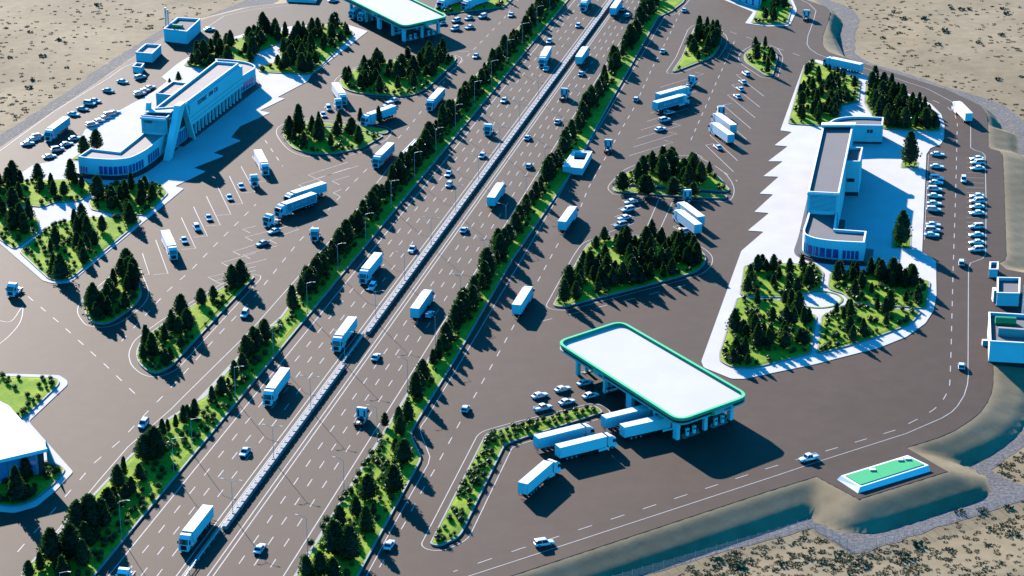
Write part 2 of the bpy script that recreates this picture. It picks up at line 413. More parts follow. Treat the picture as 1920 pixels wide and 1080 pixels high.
mb = MB(); E = dict(wd=.24)
line_px(mb, [(1497, -3), (1518, 8), (1530, 20), (1525, 40), (1515, 67), (1513, 83), (1519, 92), (1532, 101), (1560, 112), (1613, 125), (1740, 167), (1787, 192), (1805, 204), (1817, 220), (1820, 240), (1820, 277), (1828, 282), (1842, 286), (1847, 292), (1849, 380), (1848, 478), (1842, 485), (1820, 493), (1816, 503), (1815, 690), (1816, 700), (1814, 721), (1808, 741), (1795.6, 761), (1784, 773), (1766, 784), (1699, 813), (1536, 865), (1440, 897), (960, 1054), (880, 1080), (820, 1100)], **E)
line_px(mb, [(1293, 0), (1270, 25), (1259, 28), (1247, 30), (1070, 328), (960, 517), (861.5, 682), (798.5, 787), (789, 800), (789, 812), (798, 835), (806, 856), (803, 870), (743, 976), (687, 1080), (670, 1110)], **E)
line_px(mb, [(40, 1075), (70, 1041), (185, 902), (240, 838), (320, 768), (352, 736), (470, 620), (660, 405), (707, 343), (736, 305)], **E)
line_px(mb, [(-8, 600), (20, 603), (38, 580), (43, 575), (41, 595), (33, 612), (15, 632), (-5, 648)], sm=4, **E)
line_px(mb, [(0, 283), (100, 210), (203, 147), (230, 127), (275, 108)], **E)
line_px(mb, [(375, 60), (420, 30), (480, 17), (560, 8)], **E)
line_px(mb, [(835, 32), (943, 17), (962, 0)], **E)
struct(mb.build('road_edge_marking', 'paint'))

mb = MB()
for a, b in [((387, 368), (413, 422)), ((363, 388), (389, 443)), ((340, 408), (367, 466)), ((292, 450), (315, 513)), ((267, 475), (280, 515)), ((408, 350), (433, 402)), ((430, 330), (455, 382)), ((452, 312), (478, 360)), ((473, 293), (503, 340))]:
    line_px(mb, [a, b, (b[0] - 27, b[1] + 2)], **E)
for a, b in [((390, 520), (480, 500)), ((403, 527), (480, 507)), ((415, 493), (480, 474)), ((433, 503), (500, 486)), ((437, 472), (500, 452)), ((455, 478), (520, 461)), ((460, 445), (540, 424)), ((560, 347), (655, 315)), ((578, 328), (653, 304)), ((593, 335), (673, 311)), ((623, 340), (655, 330)), ((625, 362), (640, 355)), ((455, 430), (480, 424)), ((505, 450), (560, 430))]:
    line_px(mb, [b, a, (a[0] + 14, a[1] + 7)], **E)
for i in range(9):
    a = (1262 + 7.2 * i, 267 - 16 * i); line_px(mb, [(a[0] - 82, a[1] + 25), a, (a[0] - 17, a[1] - 4)] if i < 4 or i > 7 else [(a[0] - 78, a[1] + 25), a], **E)
for i in range(8):
    a = (1323 + 8.2 * i, 272 - 18.8 * i); line_px(mb, [(a[0] + 16, a[1] - 2.6), a, (a[0] + 52, a[1] + 50 - i * 1.4)], **E)
for i in range(5):
    a = (1162 + 7 * i, 428 - 15 * i); line_px(mb, [(a[0] - 24, a[1] + 9), (a[0] + 26, a[1] - 9), (a[0] + 22, a[1] - 14)], **E)
for a, b in [((1237, 370), (1207, 440)), ((1264, 372), (1234, 438)), ((1262, 425), (1295, 444)), ((1262, 425), (1282, 421)), ((1268, 410), (1302, 441))]: line_px(mb, [a, b], **E)
for i in range(19): line_px(mb, [(1812, 296 + 9.3 * i), (1846, 297 + 9.3 * i)], wd=.16)
for i in range(17): line_px(mb, [(1737 - i * .3, 283 + 10.2 * i), (1768 - i * .5, 283.5 + 10.2 * i)], wd=.16)
for i in range(8): line_px(mb, [(1741 - i, 290 + i * 20), (1741 - i - 1, 310 + i * 20)], wd=.16)
struct(mb.build('parking_bay_marking', 'paint'))

# ------------------------------------------------------------------ pale plazas and footways
def plaza(name, pts, r=1.5, h=.14, px=True):
    p = ccw(GP(pts)) if px else ccw(pts); p = ccw(rounded(p, r, 4))
    return struct(MB().prism(p, -.2, h).build(name, 'plaza'))
LEFT_PLAZA = [(690, 59), (583, 142), (577, 153), (520, 183), (535, 185), (487, 208), (507, 212), (450, 237), (433, 258), (452, 264), (400, 287), (420, 293), (363, 315), (386, 322), (328, 350), (345, 354), (133, 530), (110, 532.5), (95, 531), (80, 526.7),
              (-20, 440), (-60, 380), (0, 338), (43, 323), (60, 311), (97, 303), (147, 267), (160, 243), (287, 173), (313, 153), (303, 145), (330, 122), (345, 112), (400, 82), (470, 60), (560, 48), (650, 46)]
plaza('left_plaza', LEFT_PLAZA, .8)
RIGHT_PLAZA = [(1507, 123), (1463, 245), (1485, 248), (1452, 273), (1477, 275), (1440, 303), (1468, 303), (1431, 331), (1460, 332), (1424, 364), (1450, 365), (1414, 398), (1442, 400), (1402, 433), (1432, 435), (1390, 471), (1315, 678), (1320, 690), (1345, 700), (1372, 711), (1395, 711),
               (1530, 683), (1650, 652), (1700, 632), (1735, 607), (1750, 584), (1756, 555), (1755, 490), (1740, 480), (1729, 473), (1737, 290), (1745, 278), (1764, 271), (1770, 260), (1771, 235), (1765, 215), (1745, 195), (1645, 150), (1590, 127), (1530, 112)]
plaza('right_plaza', RIGHT_PLAZA, .8)
plaza('corner_plaza', [(-60, 700), (0, 701), (111, 704), (126, 714), (127, 722), (56, 789), (57, 795), (137.5, 885.5), (105.5, 920), (69, 950), (28, 962), (-20, 958), (-80, 930)], 1)
plaza('upper_plaza', [(1397, 44), (1412, 23), (1352, -2), (1330, -30), (1470, -40), (1494, 18), (1493, 24), (1482, 46), (1476, 49), (1440, 50)], .8)

# ------------------------------------------------------------------ planted islands
LAWN_Z = .5
LAWNS = {}
def lawn(key, pts, r=2.5, raise_=LAWN_Z, kerb=True, outline=0, world=False, base=0.0, mseg=5):
    p = ccw(pts if world else GP(pts, raise_ * .8)); p = ccw(rounded(p, r, mseg))
    if kerb: struct(MB().ring(offset(p, .45), offset(p, .02), base - .05, raise_ - .08).build('kerb', 'kerb'))
    m_ = MB(); n = len(p); q = offset(p, -1.1)
    vs = [(x, y, base - .02) for x, y in p] + [(x, y, raise_ - .14) for x, y in p] + [(x, y, raise_) for x, y in q]
    fs = []
    for i in range(n):
        j = (i + 1) % n; fs += [(i, j, n + j, n + i), (n + i, n + j, 2 * n + j, 2 * n + i)]
    for t in tessellate_polygon([[Vector((x, y, 0)) for x, y in q]]): fs.append(tuple(2 * n + k for k in t))
    m_.add(vs, fs); struct(m_.build('lawn', 'lawn'))
    if outline:
        o = offset(p, outline); o.append(o[0]); ribbon(OUTL, o, .24)
    LAWNS[key] = p
    return p
OUTL = MB()
lawn('corner', [(-30, 706), (0, 705), (105, 709), (109, 716), (104, 724), (46, 780), (20, 790), (-30, 770)])
lawn('corner_front', [(-40, 880), (0, 872), (88, 868), (119, 878), (117, 884), (100, 905), (64, 936), (28, 948), (-10, 944), (-40, 930)])
lawn('left_a', [(-30, 350), (0, 343), (60, 338), (150, 336), (178, 350), (178, 355), (147, 376), (100, 379), (80, 387), (0, 379), (-30, 376)], 1.5)
lawn('left_b', [(182, 361), (215, 345), (300, 345), (313, 362), (273, 402), (230, 402), (173, 392), (168, 380)], 1.5)
lawn('left_c', [(-30, 389), (0, 391), (40, 393), (70, 409), (72, 433), (27, 466), (0, 447), (-30, 424)], 1.5)
lawn('left_d', [(38, 471), (79, 436), (100, 420), (160, 408), (230, 407), (264, 411), (136, 518), (122, 524), (105, 525), (92, 521)], 1.5)
lawn('teardrop', [(245, 497), (263, 543), (262, 556), (250, 573), (217, 597), (198, 606), (175, 604), (160, 584), (163, 567), (190, 543)], 4, outline=2.4)
lawn('long_triangle', [(478, 515), (433, 530), (317, 600), (267, 637), (257, 660), (262, 680), (277, 693), (292, 699), (317, 688)], 3, outline=2.4)
lawn('half_moon', [(570, 236), (540, 234), (530, 243), (533, 257), (550, 277), (580, 287), (627, 287), (677, 277), (718, 254), (700, 250), (640, 243)], 3)
lawn('half_moon_strip', [(570, 229), (575, 227), (693, 238), (724, 243), (727, 247), (720, 250), (640, 239), (575, 233)], 1)
lawn('upper_left', [(637, 150), (667, 128), (740, 112), (800, 106), (840, 103), (855, 107), (850, 117), (797, 167), (773, 177), (747, 180), (667, 173), (643, 164)], 4, outline=2.4)
lawn('garden_a', [(345, 122), (375, 98), (440, 74), (500, 58), (541, 60), (541, 72), (480, 98), (474, 116), (448, 127), (390, 129)], 2)
lawn('garden_b', [(548, 76), (556, 54), (640, 45), (664, 62), (583, 139), (486, 134), (489, 124), (530, 114), (524, 96)], 2)
lawn('upper_strip', [(833, 25), (943, 13), (957, 0), (970, -20), (830, -20), (815, 20)], 1)
lawn('small_block', [(1410, 42), (1421, 20), (1430, -10), (1470, -20), (1484, 12), (1475, 44), (1440, 45)], 1)
lawn('upper_triangle', [(1320, 44), (1337, 53), (1352, 68), (1350, 83), (1335, 106), (1273, 130), (1262, 134), (1280, 107), (1303, 52)], 4, outline=2.6)
lawn('upper_teardrop', [(1427, 82), (1447, 89), (1457, 106), (1447, 141), (1437, 141), (1400, 117), (1395, 104), (1407, 92)], 4, outline=2.4)
lawn('right_half_moon', [(1157, 342), (1173, 325), (1213, 309), (1265, 300), (1300, 302), (1325, 315), (1350, 335), (1366, 355), (1360, 358), (1227, 347), (1160, 345)], 2)
lawn('right_half_moon_strip', [(1150, 352), (1157, 350), (1300, 361), (1362, 366), (1359, 371), (1290, 368), (1155, 358)], 1)
lawn('big_triangle', [(1039, 572), (1090, 478), (1108, 452), (1173, 443), (1260, 446), (1307, 465), (1322, 479), (1320, 494), (1305, 508), (1260, 521), (1056, 574)], 4, outline=2.4)
lawn('bent_strip', [(809, 1019), (911.5, 817), (919, 811), (960, 799), (1113, 761), (1122, 766), (1128, 772), (960, 826), (944, 833), (859.6, 1005), (824, 1021)], 2.5, outline=2.4)
lawn('right_upper_a', [(1479, 231), (1508, 126), (1520, 113), (1612, 150), (1608, 190), (1578, 196), (1572, 220), (1540, 235)], 1.5)
lawn('right_upper_b', [(1625, 160), (1645, 156), (1738, 197), (1755, 213), (1761, 245), (1657, 241), (1640, 220), (1622, 192)], 1.5)
lawn('right_lower_a', [(1397, 498), (1440, 494), (1530, 495), (1542, 511), (1538, 542), (1480, 556), (1440, 556), (1389, 552)], 1.5)
lawn('right_lower_b', [(1558, 512), (1600, 506), (1673, 516), (1742, 527), (1735, 577), (1600, 567), (1583, 550), (1554, 541)], 1.5)
lawn('right_lower_c', [(1384, 558), (1440, 561), (1478, 564), (1507, 584), (1529, 591), (1518, 662), (1410, 689), (1372, 687), (1352, 676), (1351, 663)], 1.5)
lawn('right_lower_d', [(1534, 662), (1543, 592), (1583, 572), (1610, 571), (1725, 584), (1705, 607), (1627, 636)], 1.5)
lawn('tree_pit', [(1691, 314), (1693, 303), (1721, 304), (1719, 314)], .4, raise_=.3)
lawn('tree_pit', [(1674, 464), (1676, 431), (1707, 432), (1706, 465)], .4, raise_=.3)
lawn('tree_corner', [(133, 300), (147, 290), (168, 280), (160, 302)], .4, raise_=.3)
for pts in ([(1147, 362), (1140, 352), (1150, 338), (1172, 318), (1215, 302), (1268, 292), (1305, 294), (1335, 308), (1362, 328), (1376, 352), (1372, 372), (1355, 378), (1300, 376), (1165, 366), (1147, 362)],
            [(724, 262), (680, 284), (635, 295), (578, 294), (545, 283), (526, 264), (518, 247), (527, 235), (548, 229), (572, 223), (696, 233), (730, 241), (734, 250), (724, 262)]):
    ribbon(OUTL, smooth_line(GP(pts), 5), .24)
LB_L = [(30, 1100), (60, 1060), (150, 962), (237, 869), (310, 795), (372, 755), (385, 748), (480, 640), (530, 597), (623, 467), (667, 420), (713, 363), (790, 268), (880, 160), (960, 70), (1015, 0), (1045, -40)]
sL = NL[0] - .3
left_belt = GP(LB_L) + [RP(road_s(1080, -40), sL).xy[:], RP(road_s(150, 1110), sL).xy[:]]
lawn('left_belt', left_belt, 1.0, world=True)
RB_R = [(650, 1110), (669, 1080), (785, 867), (786.5, 858), (783, 850), (771, 825), (769, 813), (775, 800), (848.5, 680), (960, 487), (1067, 330), (1150, 180), (1233, 33), (1258, 22), (1280, 5), (1290, -20)]
right_belt = GP(RB_R)
nB = nR + .3
right_belt += [RP(road_s(1232, -20), nB).xy[:], RP(road_s(530, 1110), nB).xy[:]]
lawn('right_belt', right_belt, 1.0, world=True)
struct(OUTL.build('island_outline_marking', 'paint'))
# ring path in the right garden
cc = G(1535, 563)
def ell(rx, ry, n=40): return [g2(1535 + rx * math.cos(2 * math.pi * i / n), 563 + ry * math.sin(2 * math.pi * i / n)) for i in range(n)]
struct(MB().ring(ccw(ell(46, 16.2)), ccw(ell(42, 14.6)), .1, .30).build('kerb', 'lawn'))
# pale verge strip along the outer side of the left belt
mb = MB(); pts = GP([(60, 1058), (150, 958), (237, 866), (308, 792), (372, 752), (480, 637), (530, 594), (623, 464), (667, 417), (713, 360), (790, 265), (880, 158), (960, 68)])
ribbon(mb, pts, 1.4, z=.05); pts2 = [RP(s, nR - .4).xy[:] for s in (S0, S1)]
ribbon(mb, pts2, .7, z=.06); struct(mb.build('footway', 'kerb'))

# ------------------------------------------------------------------ trees and shrubs
def crown_mesh(name, seed, shape, n=900, leaf=.047, key='leaf'):
    """unit-height crown: an uneven dark core with many small leaf sprays through its volume"""
    rnd = random.Random(seed); mb = MB()
    def prof(t):
        if shape == 'narrow': return .185 * min(1, (t + .05) * 5) ** .6 * (1 - t) ** .55 + .008
        if shape == 'cone': return .30 * (1 - t) ** .85 * min(1, (t + .06) * 9) + .012
        return .285 * min(1, (t + .05) * 3.4) ** .7 * (1 - t) ** .58 + .008
    ph = [rnd.random() * 7 for _ in range(4)]
    def rad(t, a): return max(.006, prof(t) * (1 + .10 * math.sin(3 * a + ph[0] + 5 * t) + .09 * math.sin(7 * t * 3 + ph[1] + 2 * a) + .08 * math.sin(5 * a - 11 * t + ph[2])))
    nr, ns = 9, 9; vs = []
    for i in range(nr):
        t = i / (nr - 1)
        for j in range(ns):
            a = 2 * math.pi * j / ns + i * .35; r = rad(t, a) * .80; vs.append((r * math.cos(a), r * math.sin(a), .06 + .90 * t))
    fs = [(i * ns + j, i * ns + (j + 1) % ns, (i + 1) * ns + (j + 1) % ns, (i + 1) * ns + j) for i in range(nr - 1) for j in range(ns)]
    fs += [tuple(range(ns - 1, -1, -1)), tuple(range((nr - 1) * ns, nr * ns))]; mb.add(vs, fs)
    for k in range(n):
        t = rnd.random() ** .85; a = rnd.random() * 2 * math.pi
        r = rad(t, a) * (.72 + .42 * rnd.random())
        c = Vector((r * math.cos(a), r * math.sin(a), .04 + .93 * t + rnd.uniform(-.02, .02)))
        up = Vector((math.cos(a) * .6 + rnd.uniform(-.5, .5), math.sin(a) * .6 + rnd.uniform(-.5, .5), .9 + rnd.uniform(-.5, .5))).normalized()
        sd_ = up.cross(Vector((rnd.uniform(-1, 1), rnd.uniform(-1, 1), rnd.uniform(-1, 1)))).normalized()
        l = leaf * (.6 + .8 * rnd.random()); q = l * .42
        mb.add([c - up * l * .4 - sd_ * q * .6, c - up * l * .4 + sd_ * q * .6, c + up * l * .25 + sd_ * q, c + up * l * .8, c + up * l * .25 - sd_ * q], [(0, 1, 2, 3, 4)])
    return mb.mesh(name, key, fix=False)
def shrub_mesh(seed, n=150):
    rnd = random.Random(seed); mb = MB(); bm = bmesh.new(); bmesh.ops.create_icosphere(bm, subdivisions=1, radius=.42)
    o = len(mb.v); mb.add([(v.co.x, v.co.y, max(0, v.co.z * .9 + .42) + 0) for v in bm.verts], [[v.index for v in f.verts] for f in bm.faces]); bm.free()
    for k in range(n):
        dv = Vector((rnd.gauss(0, 1), rnd.gauss(0, 1), rnd.gauss(0, 1))).normalized()
        c = Vector((0, 0, .45)) + dv * (.36 + .16 * rnd.random()); c.z = max(.04, c.z)
        u = (dv + Vector((rnd.uniform(-.6, .6), rnd.uniform(-.6, .6), rnd.uniform(-.2, .8)))).normalized(); s_ = u.cross(Vector((rnd.uniform(-1, 1), rnd.uniform(-1, 1), .3))).normalized(); l = rnd.uniform(.09, .2)
        mb.add([c - u * l * .5 - s_ * l * .3, c - u * l * .5 + s_ * l * .3, c + u * l * .6], [(0, 1, 2)])
    return mb.mesh('shrub', 'leaf2', fix=False)
for k, tc_ in (('leaf', (.03, .10, .012)), ('leaf2', (.035, .11, .01))):      # thin leaves let some of the low sun through
    nt_ = M[k].node_tree; tr = nt_.nodes.new('ShaderNodeBsdfTranslucent'); tr.inputs[0].default_value = (*tc_, 1)
    mx = nt_.nodes.new('ShaderNodeMixShader'); mx.inputs[0].default_value = .25
    nt_.links.new(nt_.nodes['Principled BSDF'].outputs[0], mx.inputs[1]); nt_.links.new(tr.outputs[0], mx.inputs[2]); nt_.links.new(mx.outputs[0], nt_.nodes['Material Output'].inputs[0])
CR = {k: [crown_mesh('crown', 10 * i + s_, k) for s_ in range(4)] for i, k in enumerate(('narrow', 'cone', 'drop'))}
TRUNK = MB().tube((0, 0, -.02), (0, 0, .35), .022, .013, 7).tube((0, 0, .3), (.03, .02, .6), .012, .006, 6).tube((0, 0, .28), (-.05, .01, .48), .009, .004, 5).tube((0, 0, .22), (.03, -.05, .42), .009, .004, 5).mesh('trunk', 'bark')
SHR = [shrub_mesh(s_) for s_ in range(5)]
SLAB = {}
TREES = []; SHRUBS = []
def add_tree(p, h, wr, kind, key, z=LAWN_Z): TREES.append((p[0], p[1], z, h, wr, kind, key))
def tree_px(x, y, hpx, key, wr=1.0, kind=None):
    p = G(x, y, LAWN_Z); sc_ = F / ((p - Vector((0, 0, H))).length)
    add_tree(p, hpx / (sc_ * .92), wr * 1.25, kind or random.choice(('drop', 'drop', 'cone', 'narrow')), key)
def scatter(key, nt_, ns_, h0=3.6, h1=7.6, gap=1.9, edge=1.0, patch=.35):
    p = LAWNS[key]; xs = [q[0] for q in p]; ys = [q[1] for q in p]; got = []
    off = random.random() * 90
    for _ in range(nt_ * 60):
        if len(got) >= nt_: break
        q = (random.uniform(min(xs), max(xs)), random.uniform(min(ys), max(ys)))
        if not inside(q, p) or dist_edge(q, p) < edge: continue
        if noise.noise(Vector((q[0] * .11, q[1] * .075, off))) < random.uniform(-.7, patch) - .12: continue
        if any((q[0] - a) ** 2 + (q[1] - b) ** 2 < gap * gap for a, b in got): continue
        got.append(q); h = h0 + (h1 - h0) * random.random() ** 1.2
        add_tree(q, h, random.uniform(1.0, 1.4), random.choice(('drop', 'drop', 'narrow', 'cone')), key)
    n = 0; allp = list(got)
    for _ in range(ns_ * 40):
        if n >= ns_: break
        if random.random() < .6:                          # rows of clipped balls keep to the margins
            i = random.randrange(len(p)); a = Vector(p[i - 1]); b = Vector(p[i]); t = random.random(); q = a.lerp(b, t); c = sum((Vector(v) for v in p), Vector((0, 0))) / len(p)
            q = tuple(q + (c - q).normalized() * random.uniform(1.1, 2.4))
        else: q = (random.uniform(min(xs), max(xs)), random.uniform(min(ys), max(ys)))
        if not inside(q, p) or dist_edge(q, p) < .6 or any((q[0] - a) ** 2 + (q[1] - b) ** 2 < 1.3 ** 2 for a, b in allp): continue
        allp.append(q); SHRUBS.append((*q, random.uniform(1.0, 2.1), key)); n += 1
for a in [('corner', 1, 26, 3, 5), ('corner_front', 2, 40, 3, 6), ('left_a', 18, 36, 4, 8), ('left_b', 16, 36, 4, 8), ('left_c', 10, 26, 4, 8), ('left_d', 17, 70, 4, 9), ('teardrop', 18, 26, 5, 8.5), ('long_triangle', 18, 60, 4, 8),
          ('half_moon', 11, 34, 4.5, 8.5), ('upper_left', 44, 44, 4, 8.5), ('garden_a', 34, 34, 4, 8), ('garden_b', 46, 40, 4, 8), ('upper_strip', 6, 20, 3, 6), ('small_block', 9, 12, 4, 7), ('upper_triangle', 22, 22, 4, 8),
          ('upper_teardrop', 8, 14, 4, 7), ('right_half_moon', 20, 30, 4, 8), ('big_triangle', 70, 60, 4, 7.8), ('right_upper_a', 52, 40, 3.4, 5.8), ('right_upper_b', 52, 40, 4, 7.8),
          ('right_lower_a', 16, 40, 3.5, 6), ('right_lower_b', 20, 56, 3.5, 7), ('right_lower_c', 30, 66, 3.5, 6.6), ('right_lower_d', 11, 50, 3.5, 6.6), ('bent_strip', 0, 85)]:
    scatter(*a)
for x, y in [(1167, 357), (1215, 364), (1262, 366), (1208, 363), (1300, 367)]: tree_px(x, y, 34 if x < 1280 else 26, 'right_half_moon_strip', 1.3, 'drop')
for x, y, h in [(561, 252, 55), (598, 234, 22), (636, 243, 33), (676, 229, 24), (710, 228, 26)]: tree_px(x, y, h, 'half_moon', .9, 'narrow')
tree_px(32, 938, 72, 'corner_front', .8, 'cone'); tree_px(1705, 308, 56, 'tree_pit', .84, 'drop'); tree_px(1690, 457, 56, 'tree_pit', .8, 'drop')
tree_px(158, 291, 37, 'tree_corner', 1, 'drop'); tree_px(181, 279, 40, 'tree_corner', 1.1, 'drop'); tree_px(335, 151, 15, 'annex_tree', 1, 'cone'); tree_px(318, 155, 9, 'annex_tree', 1, 'cone')
# the belts: the nearest trees one by one, the rest along the strip
for x, y, h, wr in [(757, 868, 45, 1.25), (738, 925, 53, 1.1), (690, 937, 48, 1.1), (668, 968, 42, 1.0), (687, 1000, 52, .8), (700, 965, 24, .8), (628, 1040, 66, 1.1), (655, 1050, 68, 1.0), (637, 990, 40, 1), (600, 1078, 52, 1), (575, 1083, 45, 1), (625, 1088, 50, 1), (742, 848, 30, 1), (750, 815, 34, .9), (765, 790, 40, 1), (748, 800, 42, .8), (722, 800, 30, .9)]: tree_px(x, y, h, 'right_belt', wr, 'drop')
for x, y, h, wr in [(192, 987, 55, 1.35), (170, 990, 58, 1.2), (147, 995, 52, 1.2), (134, 1048, 70, 1.0), (157, 1062, 56, .9), (98, 1052, 62, 1.1), (76, 1070, 38, 1), (55, 1083, 34, 1), (118, 1090, 52, 1), (180, 1012, 22, .9), (247, 925, 36, 1), (236, 935, 26, 1), (214, 945, 34, 1.2), (233, 893, 34, .7), (290, 855, 52, 1.3), (272, 862, 48, 1.2), (284, 862, 40, 1.2), (305, 818, 34, 1), (315, 810, 28, .9), (345, 795, 34, .7), (366, 782, 32, .8), (416, 740, 34, 1.1), (440, 712, 34, .8), (428, 728, 22, 1), (398, 752, 26, 1), (455, 694, 30, 1), (330, 802, 26, .9), (352, 785, 24, .9), (262, 900, 30, 1), (222, 915, 40, 1), (204, 960, 42, 1.1), (160, 1020, 44, 1), (110, 1070, 40, 1), (300, 838, 30, 1)]: tree_px(x, y, h, 'left_belt', wr, random.choice(('drop', 'drop', 'narrow')))
def belt(key, s0, s1, nfun, wfun, step, h0, h1):
    s_ = s0; poly = LAWNS[key]
    while s_ < s1:
        s_ += random.uniform(.55, 1.5) * step
        if noise.noise(Vector((s_ * .06, 3.3, 0))) > .62: continue
        n = nfun(s_) + random.uniform(-1, 1) * wfun; q = RP(s_, n)
        if inside(q.xy[:], poly) and dist_edge(q.xy[:], poly) > .7:
            add_tree(q, h0 + (h1 - h0) * random.random() ** 1.5, random.uniform(1.05, 1.5), random.choice(('drop', 'drop', 'narrow')), key)
nLbelt = (ref_n(623, 467) + ref_n(673, 467)) / 2; nRbelt = (ref_n(935, 450) + ref_n(985, 445)) / 2
belt('left_belt', road_s(465, 690), road_s(1040, 0), lambda s_: nLbelt - 1.2, 1.3, 2.0, 3.6, 7.6)
belt('right_belt', road_s(790, 760), road_s(1262, 0), lambda s_: nRbelt - .6, 1.5, 2.4, 3.8, 8.4)
def belt_shrubs(key, s0, s1, n0, wd, count):
    k = 0; poly = LAWNS[key]; seen = []
    for _ in range(count * 12):
        if k >= count: break
        q = RP(random.uniform(s0, s1), n0 + random.uniform(-wd, wd)).xy[:]
        if inside(q, poly) and dist_edge(q, poly) > .6 and not any((q[0] - a) ** 2 + (q[1] - b) ** 2 < 1.6 for a, b in seen):
            seen.append(q); SHRUBS.append((*q, random.uniform(1.0, 2.0), key)); k += 1
belt_shrubs('left_belt', S0, road_s(470, 690), ref_n(345, 840), 5.5, 120); belt_shrubs('left_belt', road_s(470, 690), road_s(1040, 0), nLbelt + 1.2, 1.6, 190)
belt_shrubs('right_belt', S0, road_s(770, 790), ref_n(735, 900), 8, 90); belt_shrubs('right_belt', road_s(770, 790), road_s(1262, 0), nRbelt + .8, 1.9, 210)
for x, y in [(712, 822), (697, 853), (690, 867), (683, 875), (673, 893), (667, 907), (657, 923), (640, 940), (613, 980), (583, 1023), (570, 1053), (606, 992), (648, 930)]:
    p = G(x, y, .5); SHRUBS.append((p.x, p.y, 2.0, 'right_belt'))
PLACE = {'corner': 'the lawn behind the white roof at bottom left', 'corner_front': 'the lawn in front of the glazed corner building', 'left_a': 'the left garden bed nearest the curved wing',
         'left_b': 'the left garden bed beside the plaza tip', 'left_c': 'the left garden bed at the frame edge', 'left_d': 'the big lower bed of the left garden', 'teardrop': 'the small teardrop island on the left',
         'long_triangle': 'the long pointed island beside the left belt', 'half_moon': 'the half moon island left of the white kiosk', 'upper_left': 'the dense island below the far fuel canopy',
         'garden_a': 'the garden bed behind the long blue hall', 'garden_b': 'the garden bed ending in a white pavement tip', 'upper_strip': 'the strip beside the far fuel canopy', 'small_block': 'the small bed beside the blue shop at the top',
         'upper_triangle': 'the upper triangular island right of the highway', 'upper_teardrop': 'the small teardrop island at upper right', 'right_half_moon': 'the half moon island right of the highway',
         'right_half_moon_strip': 'the bright grass strip before the right half moon', 'big_triangle': 'the big triangular island above the fuel canopy', 'right_upper_a': 'the upper left bed of the right garden',
         'right_upper_b': 'the upper right bed of the right garden', 'right_lower_a': 'the small bed below the curved right wing', 'right_lower_b': 'the bed right of the round garden path',
         'right_lower_c': 'the bed nearest the near fuel canopy', 'right_lower_d': 'the tapering bed under the round garden path', 'bent_strip': 'the narrow bent strip beside the parked trucks',
         'left_belt': 'the belt left of the highway', 'right_belt': 'the belt right of the highway', 'tree_pit': 'a square of grass on the right plaza', 'tree_corner': 'the corner behind the curved left wing', 'annex_tree': 'the plaza behind the annex of the long hall'}
SHAPE = {'narrow': 'narrow dark columnar conifer', 'cone': 'dark conical conifer', 'drop': 'broad dark teardrop conifer'}
CAMP = Vector((0, 0, H))
_e = GP([(1520, 113), (1612, 150)], LAWN_Z)
TREES = [t if t[6] != 'right_upper_a' or dist_edge((t[0], t[1]), _e + _e[::-1]) > 7 else (*t[:3], min(t[3], 2.9), *t[4:]) for t in TREES]
TREES = [(*t[:3], t[3] * random.uniform(.88, 1.12), *t[4:]) for t in TREES]
vis = [t for t in TREES if visible((t[0], t[1], t[2] + t[4] * 0 + t[3] * .5))]
vis.sort(key=lambda t: -t[3] / (Vector((t[0], t[1], 0)) - CAMP).length)
keep, rest = vis[:295], vis[295:]
proto = {}
for i, (x, y, z, h, wr, kind, key) in enumerate(keep):
    v = random.randrange(4); r = empty('conifer_tree', (x, y, z - .02), random.random() * 6.28)
    r.scale = (h * wr, h * wr, h)
    put('trunk', TRUNK, r); put('crown', CR[kind][v], r)
    tag(r, f'{SHAPE[kind]} on {PLACE[key]}', 'tree', f'{kind} conifers on {PLACE[key]}')
def joined(name, items, mat_):
    V, Fc, off = [], [], 0
    for me_, mtx in items:
        n = len(me_.vertices); a = np.empty(n * 3); me_.vertices.foreach_get('co', a); a = a.reshape(-1, 3)
        m_ = np.array(mtx); a = a @ m_[:3, :3].T + m_[:3, 3]; V.append(a)
        Fc += [[k + off for k in p.vertices] for p in me_.polygons]; off += n
    me_ = bpy.data.meshes.new(name); me_.from_pydata(np.concatenate(V).tolist(), [], Fc); me_.materials.append(M[mat_]); return put(name, me_)
if rest:
    it = [(CR[k][random.randrange(4)], Matrix.Translation((x, y, z)) @ Matrix.Rotation(random.random() * 6, 4, 'Z') @ Matrix.Diagonal((h * wr, h * wr, h, 1))) for x, y, z, h, wr, k, key in rest]
    o = struct(joined('distant_conifers', it, 'leaf'), 'stuff'); tag(o, 'smaller dark conifers filling the belts and islands among the larger ones', 'trees')
vs_ = [s_ for s_ in SHRUBS if visible((s_[0], s_[1], .5), 15)]
vs_.sort(key=lambda s_: -s_[2] / (Vector((s_[0], s_[1], 0)) - CAMP).length)
for x, y, d_, key in vs_[:295]:
    o = put('shrub', random.choice(SHR)); o.location = (x, y, LAWN_Z - .06); o.rotation_euler = (0, 0, random.random() * 6); o.scale = (d_, d_, d_ * random.uniform(.85, 1.1))
    tag(o, f'small round dark shrub on {PLACE[key]}', 'shrub', f'round shrubs on {PLACE[key]}')
it = [(random.choice(SHR), Matrix.Translation((x, y, LAWN_Z - .06)) @ Matrix.Rotation(random.random() * 6, 4, 'Z') @ Matrix.Diagonal((d_, d_, d_, 1))) for x, y, d_, key in vs_[295:]]
o = struct(joined('small_shrubs', it, 'leaf2'), 'stuff'); tag(o, 'smaller round shrubs scattered over the lawns of all the islands', 'shrubs')
